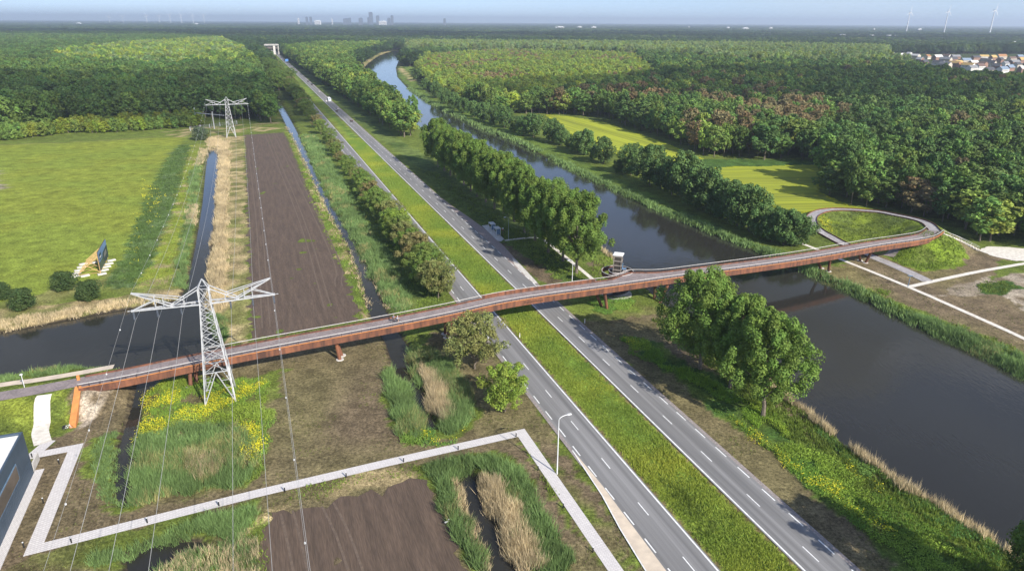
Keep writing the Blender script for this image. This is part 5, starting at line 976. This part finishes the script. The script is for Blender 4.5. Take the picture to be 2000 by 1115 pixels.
loft([(-6, .35), (6, .35), (6.05, 1.2), (5.9, 3.1), (-5.9, 3.15), (-6.05, 1.2)], 1.26).build('body', mat('bus_paint', (.62, .68, .75), (.52, .6, .7), .3, .35), t); MB().box((0, 0, 3.16), (11.2, 2.2, .1)).box((2, 0, 3.26), (3, 1.6, .16)).build('roof', M['roofwhite'], t)
for s in (-1, 1): MB().box((0, s * 1.27, 2.1), (11, .03, 1.1)).build('side_window', M['window'], t); MB().box((-6.05, s * .9, 1.05), (.06, .3, .4)).build('tail_light', red, t)
MB().box((-6.02, 0, 2.35), (.06, 1.7, .7)).build('rear_window', M['window'], t); wheels(t, (-3.4, 3.6), 2.5, .5)
t = thing('road_sign', tuple(at(560.5, 122)), 'blue direction sign on posts beside the far carriageway', 'sign'); MB().box((0, 0, 3.2), (5.2, .2, 4.2), .25).build('sign_panel', mat('sign_blue', (.10, .25, .6), None, .5, .4), t)
for s in (-1, 1): MB().box((s * 1.8, s * .45, .6), (.2, .2, 1.2)).build('post', M['galv'], t)
# concrete portal far along the road
pp = at(530, 107); t = thing('concrete_portal', tuple(pp), 'grey concrete portal building spanning the distant road', 'portal', rz=adir); MB().box((2, 0, 19.5), (30, 12, 2.4)).box((2, 0, 21), (27, 10, .8)).build('roof_slab', M['oldconcrete'], t)
for x in (-11.5, 15.5): MB().box((x, 0, 9.2), (2.6, 8, 18.2)).box((x, 0, .6), (4, 9.5, 1.2)).build('pillar', M['oldconcrete'], t)
MB().box((7, -3, 9), (4.4, 4.4, 18.4)).build('lift_shaft', M['concrete'], t); MB().box((2, 1, 14.5), (24, 6, 5)).build('glazed_storey', M['window'], t); MB().box((-2, 2, 8.6), (17, 3, 1.0)).build('deck_beam', M['oldconcrete'], t)

# ------------------------------------------------------------------ people and bicycles
SKIN = mat('skin', (.55, .36, .27), (.5, .32, .24), 4, .6)
def skin_body(name, J, E, Rr, m, parent, root=0, sub=1):
    me = bpy.data.meshes.new(name); me.from_pydata(J, E, []); me.materials.append(m); o = link(name, me, parent); sk = o.modifiers.new('skin', 'SKIN'); me.update()
    if not me.skin_vertices:
        bm = bmesh.new(); bm.from_mesh(me); bm.verts.layers.skin.verify(); bm.to_mesh(me); bm.free()
    for i, v in enumerate(me.skin_vertices[0].data): v.radius = (Rr[i], Rr[i]); v.use_root = (i == root)
    s = o.modifiers.new('sub', 'SUBSURF'); s.levels = s.render_levels = sub; return o
def bicycle(loc, rz, label, frame):
    t = thing('bicycle', loc, label, 'bicycle', rz=rz); f = MB(); f.beam((-.52, 0, .34), (0, 0, .32), .05); f.beam((0, 0, .32), (-.18, 0, .88), .05); f.beam((-.14, 0, .78), (.4, 0, .85), .05); f.beam((0, 0, .32), (.4, 0, .8), .05); f.beam((-.52, 0, .34), (-.16, 0, .8), .04); f.beam((.55, 0, .34), (.38, 0, 1.0), .05); f.build('frame', frame, t)
    for x in (-.52, .55):
        w_ = MB(); w_.tube([(x + .33 * math.cos(a), 0, .34 + .33 * math.sin(a)) for a in np.linspace(0, 2 * math.pi, 19)], .028, 5); wo = w_.build('wheel', M['black'], t); s = MB()
        for a in np.linspace(0, math.pi, 5)[:-1]: s.beam((x - .32 * math.cos(a), 0, .34 - .32 * math.sin(a)), (x + .32 * math.cos(a), 0, .34 + .32 * math.sin(a)), .012)
        s.build('spokes', M['galv'], wo)
    MB().box((-.2, 0, .95), (.28, .16, .08)).box((-.3, 0, .96), (.1, .2, .09)).build('saddle', M['black'], t); MB().tube([(.28, -.3, 1.08), (.38, -.12, 1.06), (.38, .12, 1.06), (.28, .3, 1.08)], .022, 6).build('handlebar', M['galv'], t); return t
def cyclist(loc, rz, shirt, shorts, hair, label):
    t = thing('person', loc, label, 'person', 'cyclists on the bridge', rz)
    J = [(-.18, 0, 1.02), (-.1, 0, 1.28), (.0, 0, 1.5), (.04, 0, 1.6), (.07, 0, 1.72), (.08, 0, 1.83), (-.02, .2, 1.48), (.16, .24, 1.25), (.3, .27, 1.1), (-.02, -.2, 1.48), (.16, -.24, 1.25), (.3, -.27, 1.1), (-.16, .1, .98), (.24, .12, .86), (.04, .12, .42), (.16, .12, .36), (-.16, -.1, .98), (.2, -.12, .7), (-.02, -.12, .26), (.1, -.12, .2)]
    E = [(0, 1), (1, 2), (2, 3), (3, 4), (4, 5), (2, 6), (6, 7), (7, 8), (2, 9), (9, 10), (10, 11), (0, 12), (12, 13), (13, 14), (14, 15), (0, 16), (16, 17), (17, 18), (18, 19)]
    Rr = [.15, .15, .15, .06, .10, .085, .07, .05, .04, .07, .05, .04, .11, .08, .05, .04, .11, .08, .05, .04]; skin_body('body', J, E, Rr, SKIN, t)
    skin_body('shirt', [(-.17, 0, 1.06), (-.1, 0, 1.28), (.0, 0, 1.49), (-.02, .2, 1.47), (.08, .225, 1.34), (-.02, -.2, 1.47), (.08, -.225, 1.34)], [(0, 1), (1, 2), (2, 3), (3, 4), (2, 5), (5, 6)], [.175, .175, .165, .09, .075, .09, .075], shirt, t)
    skin_body('shorts', [(-.18, 0, 1.0), (-.16, .1, .97), (.14, .12, .89), (-.16, -.1, .97), (.12, -.12, .76)], [(0, 1), (1, 2), (0, 3), (3, 4)], [.165, .13, .105, .13, .105], shorts, t)
    MB().add(*(lambda n: ([(.055 + .115 * math.sin(a) * math.cos(b) - .02, .105 * math.sin(a) * math.sin(b), 1.76 + .12 * math.cos(a)) for a in np.linspace(.05, 1.75, 6) for b in np.arange(n) * 2 * math.pi / n], [(i * n + k, i * n + (k + 1) % n, (i + 1) * n + (k + 1) % n, (i + 1) * n + k) for i in range(5) for k in range(n)]))(12)).build('hair', hair, t); return t
fab = {k: mat(k, c, None, 6, .85) for k, c in dict(denim_shirt=(.10, .18, .36), pale_shirt=(.45, .58, .78), navy_cloth=(.03, .045, .07), dark_cloth=(.03, .03, .03), brown_hair=(.08, .05, .03), white_hair=(.65, .63, .6)).items()}
i1 = int(np.argmin(np.abs(s_ - 768))); dd = DECK[i1 + 1] - DECK[i1 - 1]; prz = math.atan2(dd[1], dd[0])
for k, (du, off, sh, so_, hr_, l, l2) in enumerate(((-.25, -.35, 'denim_shirt', 'dark_cloth', 'brown_hair', 'cyclist in a denim blue shirt riding on the far side of the pair', 'bicycle ridden by the person in the denim blue shirt'), (.35, .75, 'pale_shirt', 'navy_cloth', 'white_hair', 'white haired cyclist in a pale blue shirt and navy shorts', 'bicycle ridden by the white haired person'))):
    p = DECK[i1].copy(); p[:2] += nrm[i1] * off + dd[:2] / np.linalg.norm(dd[:2]) * du; bicycle(tuple(p + [0, 0, .01]), prz, l2, M['darksteel']); cyclist(tuple(p + [0, 0, .01]), prz, fab[sh], fab[so_], fab[hr_], l)
p = at(133, 838); p[2] = gz(p); b_ = bicycle(tuple(p), .35, 'parked bicycle with a dark saddle bag leaning on the orange wing wall', M['white']); MB().box((-.55, .17, .62), (.4, .14, .34)).box((-.55, -.17, .62), (.4, .14, .34)).build('pannier', M['black'], b_)
# heron by the lower ditch
t = thing('heron', tuple(at(871, 1025)), 'white heron standing at the edge of the lower ploughed field', 'bird'); skin_body('body', [(0, 0, .55), (.25, 0, .62), (-.22, 0, .48), (.36, 0, .8), (.32, 0, 1.0), (.38, 0, 1.1), (.56, 0, 1.07)], [(0, 1), (0, 2), (1, 3), (3, 4), (4, 5), (5, 6)], [.14, .1, .05, .04, .035, .05, .012], M['white'], t)
for s in (-1, 1): MB().beam((.02, s * .05, 0), (.02, s * .05, .5), .025).build('leg', M['black'], t)

# ------------------------------------------------------------------ frame beside the far pylon, hand rail of the stair
pf = thing('portal_frame', tuple(at(384, 243)), 'grey steel portal frame with two posts left of the far pylon', 'frame'); o = np.array(pf.location); A_, B_, C_ = at(384, 243), at(419, 252), at(441, 250)
for P_ in (A_, B_): MB().beam(P_ - o - [0, 0, .2], P_ - o + [0, 0, 11.5], .5).build('post', M['galv'], pf)
MB().beam(A_ - o + [0, 0, 8.0], C_ - o + [0, 0, 8.4], .45).build('crossbeam', M['galv'], pf)
fe = thing('wire_fence', tuple(at(372, 256)), 'low grey fence around the foot of the portal frame', 'fence'); o = np.array(fe.location); P_ = [at(x, y) for x, y in ((372, 256), (392, 252), (410, 250), (430, 247), (446, 245), (463, 243))]
for q in P_: MB().beam(q - o - [0, 0, .2], q - o + [0, 0, 2.6], .4).build('post', M['galv'], fe)
fm_ = MB()
for a, c in zip(P_[:-1], P_[1:]):
    for z in (.5, 1.1, 1.7, 2.3): fm_.beam(a - o + [0, 0, z], c - o + [0, 0, z], .07)
fm_.build('wires', M['galv'], fe)
sp = spline([at(1841, 456, 4.9), at(1875, 470, 2.4), at(1912, 489, .1)], .8); stair = thing('stairs', tuple(sp[-1]), 'long white stairs with hand rails down the mound', 'stairs'); o = np.array(sp[-1]); m = MB(); n_ = side_normals(sp)
for i in range(len(sp) - 1): a = (sp[i] + sp[i + 1]) / 2; d_ = sp[i + 1] - sp[i]; m.box(a - o + [0, 0, .0], (.9, 1.3, .35), math.atan2(d_[1], d_[0]))
m.build('steps', M['gravel'], stair); hgt = height(sp[:, :2])
for s in (-1, 1):
    h = MB(); Q = [np.array([*(sp[i, :2] + n_[i] * s * .75), sp[i, 2] + 1.0]) - o for i in range(len(sp))]; h.tube(Q, .05, 5)
    for i in range(0, len(sp), 4): h.beam(Q[i] - [0, 0, 1.3], Q[i], .06)
    h.build('hand_rail', M['rail'], stair)

# ------------------------------------------------------------------ far houses, skyline, wind turbines
RC = [mat('roof_' + n, c, None, .5, .8) for n, c in dict(dark=(.07, .07, .08), orange=(.38, .19, .08), brown=(.16, .10, .08), pale=(.62, .6, .57), grey=(.22, .22, .23), ochre=(.5, .34, .12), bluegrey=(.2, .26, .34)).items()]; RN = ['dark', 'orange', 'brown', 'pale', 'grey', 'ochre', 'blue-grey']
WC = [mat('wall_' + n, c, None, .5, .85) for n, c in dict(white=(.72, .7, .66), brick=(.3, .17, .12), cream=(.6, .52, .42)).items()]; WN = ['white', 'brick', 'cream']
def gable(L_, W_, H, Rh):
    wl_ = MB().prism([(-L_ / 2, -W_ / 2), (L_ / 2, -W_ / 2), (L_ / 2, W_ / 2), (-L_ / 2, W_ / 2)], 0, H)
    for s in (-1, 1): wl_.add([(s * L_ / 2, -W_ / 2, H), (s * L_ / 2, W_ / 2, H), (s * L_ / 2, 0, H + Rh - .15), (s * (L_ / 2 - .3), -W_ / 2, H), (s * (L_ / 2 - .3), W_ / 2, H), (s * (L_ / 2 - .3), 0, H + Rh - .15)], [(0, 1, 4, 3), (1, 2, 5, 4), (2, 0, 3, 5)], [(0, 2, 1), (3, 4, 5)])
    rf = MB()
    for s in (-1, 1): rf.add([(-L_ / 2 - .4, s * (W_ / 2 + .5), H - .3), (L_ / 2 + .4, s * (W_ / 2 + .5), H - .3), (L_ / 2 + .4, 0, H + Rh), (-L_ / 2 - .4, 0, H + Rh), (-L_ / 2 - .4, s * (W_ / 2 + .5), H), (L_ / 2 + .4, s * (W_ / 2 + .5), H), (L_ / 2 + .4, 0, H + Rh + .3), (-L_ / 2 - .4, 0, H + Rh + .3)], [(3, 2, 1, 0), (4, 5, 6, 7), (0, 1, 5, 4), (1, 2, 6, 5), (2, 3, 7, 6), (3, 0, 4, 7)])
    return wl_, rf
hs = [(1737, 107, 1, 3), (1758, 106, 3, 3), (1775, 104, 3, 3), (1787, 108, 2, 3), (1750, 117, 3, 3), (1796, 116, 4, 3), (1810, 110, 1, 1), (1830, 112, 6, 3), (1804, 121, 3, 3), (1832, 122, 2, 0), (1846, 116, 4, 4), (1865, 110, 2, 4), (1860, 116, 0, 0), (1870, 124, 0, 5), (1845, 126, 4, 4), (1862, 125, 1, 5), (1878, 127, 1, 1), (1890, 128, 2, 5), (1885, 118, 0, 6), (1900, 122, 0, 3), (1905, 112, 0, 3), (1920, 110, 2, 5), (1925, 118, 6, 0), (1938, 112, 5, 5), (1918, 126, 1, 2), (1912, 131, 2, 2), (1935, 124, 0, 0), (1945, 130, 2, 0), (1952, 117, 3, 3), (1962, 125, 0, 3), (1975, 114, 3, 3), (1980, 122, 0, 4), (1970, 133, 2, 6), (1957, 137, 3, 6), (1985, 128, 0, 0), (1995, 118, 5, 5), (2010, 126, 0, 4), (1897, 134, 0, 3), (1930, 138, 4, 0), (1998, 136, 6, 3), (1990, 111, 3, 6), (1848, 109, 4, 2), (1955, 110, 5, 1)]
for i, (x, y, wc, rc) in enumerate(hs):
    wc = [1, 0, 2, 1][i % 4] if x > 1800 else wc; rc = [0, 4, 2, 3][i % 4] if rc == 3 and x > 1800 else rc
    p = at(x, y + 6); L_, W_, H = rng.uniform(11, 22), rng.uniform(8, 10), rng.uniform(5, 6.5); a, b2 = gable(L_, W_, H, rng.uniform(3, 4.2)); rz = R(20 + rng.choice([0, 0, 90]) + rng.normal(0, 8)); t = thing('house', tuple(p), '%s roofed %s house in the %s of the far housing estate' % (RN[rc], WN[wc % 3], ('left end' if x < 1800 else 'middle' if x < 1900 else 'right end') + (' front' if y > 120 else ' back')), 'house', 'houses of the far estate', rz)
    a.build('wall', WC[wc % 3], t); b2.build('roof', RC[rc], t)
    for s in (-1, 1):
        wi = MB()
        for xx in np.arange(-L_ / 2 + 1.5, L_ / 2 - 1, 2.6): wi.box((xx, s * (W_ / 2 + .03), H * .62), (1.3, .06, 1.5))
        wi.build('windows', M['window'], t)
far_m = [mat('far_hazed_facade', (.10, .14, .2), (.08, .11, .16), .05, .7), mat('far_white_facade', (.75, .74, .72), (.6, .6, .6), .05, .7)]  # first facade is coloured bluish to stand in for distance haze
def block(x0, x1, ytop, D, m, label, name='tower_block', crown_=True):
    xm = (x0 + x1) / 2; d = FWD * FOC + RT * (xm - PX0) - UP * (46 - PY0); k = D / d[1]; X = d[0] * k; wd_ = .85 * (x1 - x0) * D / FOC; Pt = FWD * FOC + RT * (xm - PX0) - UP * (ytop - PY0); H = CAMH + Pt[2] * D / Pt[1]
    H = max(H, 9) if name == 'tower_block' else min(max(H, 9), 14 if D < 4500 else 26); t = thing(name, (X, D, 0), label, 'building', 'buildings on the skyline'); MB().box((0, 0, H / 2), (wd_, wd_ * .7, H)).build('walls', far_m[m], t)
    if crown_: MB().box((wd_ * .08, 0, H + 2.0), (wd_ * .6, wd_ * .45, 4)).build('roof_plant', far_m[m], t)
    wi = MB()
    for z in np.arange(6, H - 3, max(4, H / 14)): wi.box((0, -wd_ * .35 - .15, z), (wd_ * .9, .3, max(1.6, H / 40)))
    wi.build('window_bands', M['window'], t); return t
for x0, x1, yt, m, l in ((721, 729, 25, 0, 'tallest dark tower on the skyline'), (718, 722, 35, 0, 'low dark wing beside the tallest tower'), (735, 741.5, 31.5, 0, 'mid height tower right of the tallest tower'), (763.5, 769, 31, 0, 'slim dark tower at the right of the city skyline'), (757, 763, 36, 0, 'low dark block left of the slim right tower'), (597.5, 602, 34, 0, 'left one of a pair of grey towers on the skyline'), (605, 610, 33.8, 0, 'right one of a pair of grey towers on the skyline'), (671, 682, 37, 0, 'broad low grey block on the skyline'), (681, 686, 36, 0, 'narrow block joined to the broad low grey one'), (701, 709, 36, 0, 'flat topped grey block left of the tallest tower'), (615, 627, 41, 1, 'long bright white hall below the city skyline'), (648, 650, 37.5, 1, 'thin white tower between the grey blocks'), (866, 871, 37, 0, 'lone grey block at the right of the skyline'), (582, 585, 37, 1, 'small white tower left of the grey pair'), (740, 756, 42, 1, 'row of low white halls under the skyline')): block(x0, x1, yt, 9000, m, l)
for i, (x0, x1, yt, D) in enumerate(((1579, 1592, 65, 3600), (1602, 1616, 66, 3600), (1627, 1637, 66, 3500), (1640, 1656, 67, 3700), (1700, 1712, 66.5, 3600), (1733, 1746, 67, 3600), (1751, 1755, 68, 3500), (1084, 1103, 46, 6500), (1127, 1137, 45.5, 6800), (1155, 1165, 47, 6600), (1420, 1426, 45, 7200), (1450, 1463, 46.5, 6500), (1219, 1222, 70, 2700), (1985, 1997, 80.5, 2400), (1503, 1510, 45.5, 7000), (1345, 1348, 42, 7500), (1708, 1711, 51, 6500), (1794, 1802, 52, 6500), (8, 20, 57, 3300), (42, 48, 59, 3200), (50, 60, 62, 2900), (150, 158, 41, 8000), (380, 386, 41, 8000), (470, 480, 95, 1650), (458, 464, 90, 1800), (487, 492, 92, 1750))):
    block(x0, x1, yt, D, 1, '%s white flat building among the far trees, %s' % (['low', 'long low', 'small'][i % 3], ['leftmost of the right hand group', 'second of the right hand group', 'third of the right hand group', 'fourth of the right hand group', 'left of the turbines', 'under the turbines', 'square one right of the turbines group', 'first on the middle horizon', 'second on the middle horizon', 'third on the middle horizon', 'fourth on the middle horizon', 'fifth on the middle horizon', 'alone in the middle wood', 'at the right frame edge', 'on the right horizon', 'small on the middle horizon', 'left of the first turbine', 'right of the first turbine', 'at the left frame edge', 'second from the left frame edge', 'third from the left frame edge', 'on the left horizon', 'on the left horizon near the city', 'left of the concrete portal', 'farther left of the concrete portal', 'right beside the concrete portal'][i]), 'white_building')
def turbine(hx, hy, D, ang, bl_, label, yaw=.5, grp='wind turbines'):
    d = FWD * FOC + RT * (hx - PX0) - UP * (hy - PY0); X, Hh = d[0] * D / d[1], CAMH + d[2] * D / d[1]; t = thing('wind_turbine', (X, D, 0), label, 'wind turbine', grp, yaw); k = bl_ / 40
    MB().tube([(0, 0, -1), (0, 0, Hh * .5), (0, 0, Hh)], 3, 12, [3.4 * k, 2.7 * k, 1.9 * k]).build('tower', M['lampwhite'], t); MB().box((0, 1.5 * k, Hh + 1.5 * k), (4 * k, 10 * k, 4 * k)).build('nacelle', M['lampwhite'], t); MB().cyl((0, -5.5 * k, Hh + .2 * k), 1.8 * k, 3 * k, 10).build('hub', M['lampwhite'], t)
    for q in range(3):
        a = R(ang + 120 * q); u1 = np.array([math.sin(a), 0, math.cos(a)]); o = np.array([0, -5.5 * k, Hh + 1.5 * k]); w_ = np.array([u1[2], 0, -u1[0]]); m = MB()
        V = []
        for s, c in ((0, 1.0), (.2, 2.2), (.6, 1.4), (1, .35)):
            for f, g in ((-.5, -.3), (.5, -.3), (.5, .3), (-.5, .3)): V.append(o + u1 * bl_ * s + w_ * f * c * 1.7 * k + np.array([0, g * c * .7 * k, 0]))
        m.add(V, [(a_ * 4 + i, a_ * 4 + (i + 1) % 4, a_ * 4 + 4 + (i + 1) % 4, a_ * 4 + 4 + i) for a_ in range(3) for i in range(4)], n=[(3, 2, 1, 0), (12, 13, 14, 15)]); m.build('blade', M['lampwhite'], t)
for hx, hy, D, a, b_, l in ((1777.5, 25, 5200, 5, 45, 'white wind turbine, leftmost of the three large ones'), (1852.4, 23, 4800, 12, 42, 'white wind turbine, middle one of the three large ones'), (1943.3, 21, 4700, 14, 52, 'white wind turbine, rightmost and tallest of the three large ones')): turbine(hx, hy, D, a, b_, l)
for i, (x, y) in enumerate(((212, 33), (239, 33), (285, 31), (310, 31), (331, 31), (353, 31), (376, 31), (397, 31))): turbine(x, y, 11000, 20 + i * 37, 45, 'tiny pale wind turbine on the left horizon, %s from the left' % ORD[i], grp='tiny turbines on the left horizon')

# ------------------------------------------------------------------ drifting clouds high above (they throw the broad shadows on the woods)
cmn = bpy.data.materials.new('cloud_white'); N, L, b = nodes(cmn); b.inputs['Base Color'].default_value = (.9, .9, .9, 1); b.inputs['Roughness'].default_value = 1
tr = N.new('ShaderNodeBsdfTransparent'); ms = N.new('ShaderNodeMixShader'); ms.inputs[0].default_value = .36; L.new(tr.outputs[0], ms.inputs[1]); L.new(b.outputs[0], ms.inputs[2]); L.new(ms.outputs[0], N['Material Output'].inputs[0])
def cloud(tx, ty, rx, ry, label, alt=900):
    k = alt / math.tan(SUN_EL); c = np.array([tx + SUN_H[0] * k, ty + SUN_H[1] * k, alt]); bm = bmesh.new(); bmesh.ops.create_icosphere(bm, subdivisions=5, radius=1); V = np.array([v.co[:] for v in bm.verts]); a = np.arctan2(V[:, 1], V[:, 0])
    f = 1 + .30 * (vnoise(V[:, :2] * 3 + 40 + tx * .01, .8, 81) - .5) + .5 * (vnoise(V[:, :2] * 3 + 90 + ty * .01, 1.6, 82) - .5) + .2 * (vnoise(V[:, [0, 2]] * 5 + 30, .7, 83) - .5)
    for v, g, s in zip(bm.verts, f, V): v.co = (s[0] * g * rx, s[1] * g * ry, (s[2] if s[2] > 0 else s[2] * .35) * g * min(rx, ry) * .3)
    me = bpy.data.meshes.new('cloud'); bm.to_mesh(me); bm.free(); me.materials.append(cmn); o = link('cloud', me); o.location = tuple(c); tag(o, label, 'cloud', kind='structure')
q = at(120, 182); cloud(q[0] - 60, q[1] - 120, 360, 135, 'white cloud shading the front of the left wood')
q = at(1640, 190); cloud(q[0] + 40, q[1] + 20, 330, 190, 'white cloud shading the large wood on the right')
cloud(-1500, 3300, 1900, 900, 'broad white cloud shading the far left woods'); cloud(900, 3600, 1300, 650, 'broad white cloud shading the far middle woods'); cloud(2600, 3000, 900, 400, 'white cloud shading the far right woods')

# ------------------------------------------------------------------ haze in the air
hm = bpy.data.materials.new('haze_air'); hm.use_nodes = True; N = hm.node_tree.nodes; N.remove(N['Principled BSDF']); pvn = N.new('ShaderNodeVolumePrincipled'); pvn.inputs['Color'].default_value = (.70, .79, .96, 1); pvn.inputs['Density'].default_value = .0001; pvn.inputs['Anisotropy'].default_value = .2
hm.node_tree.links.new(pvn.outputs[0], N['Material Output'].inputs['Volume'])
ho = MB().box((0, 15400, 104), (60000, 33000, 220)).build('haze', hm); tag(ho, 'thin pale blue haze over the whole country', 'haze', kind='stuff')
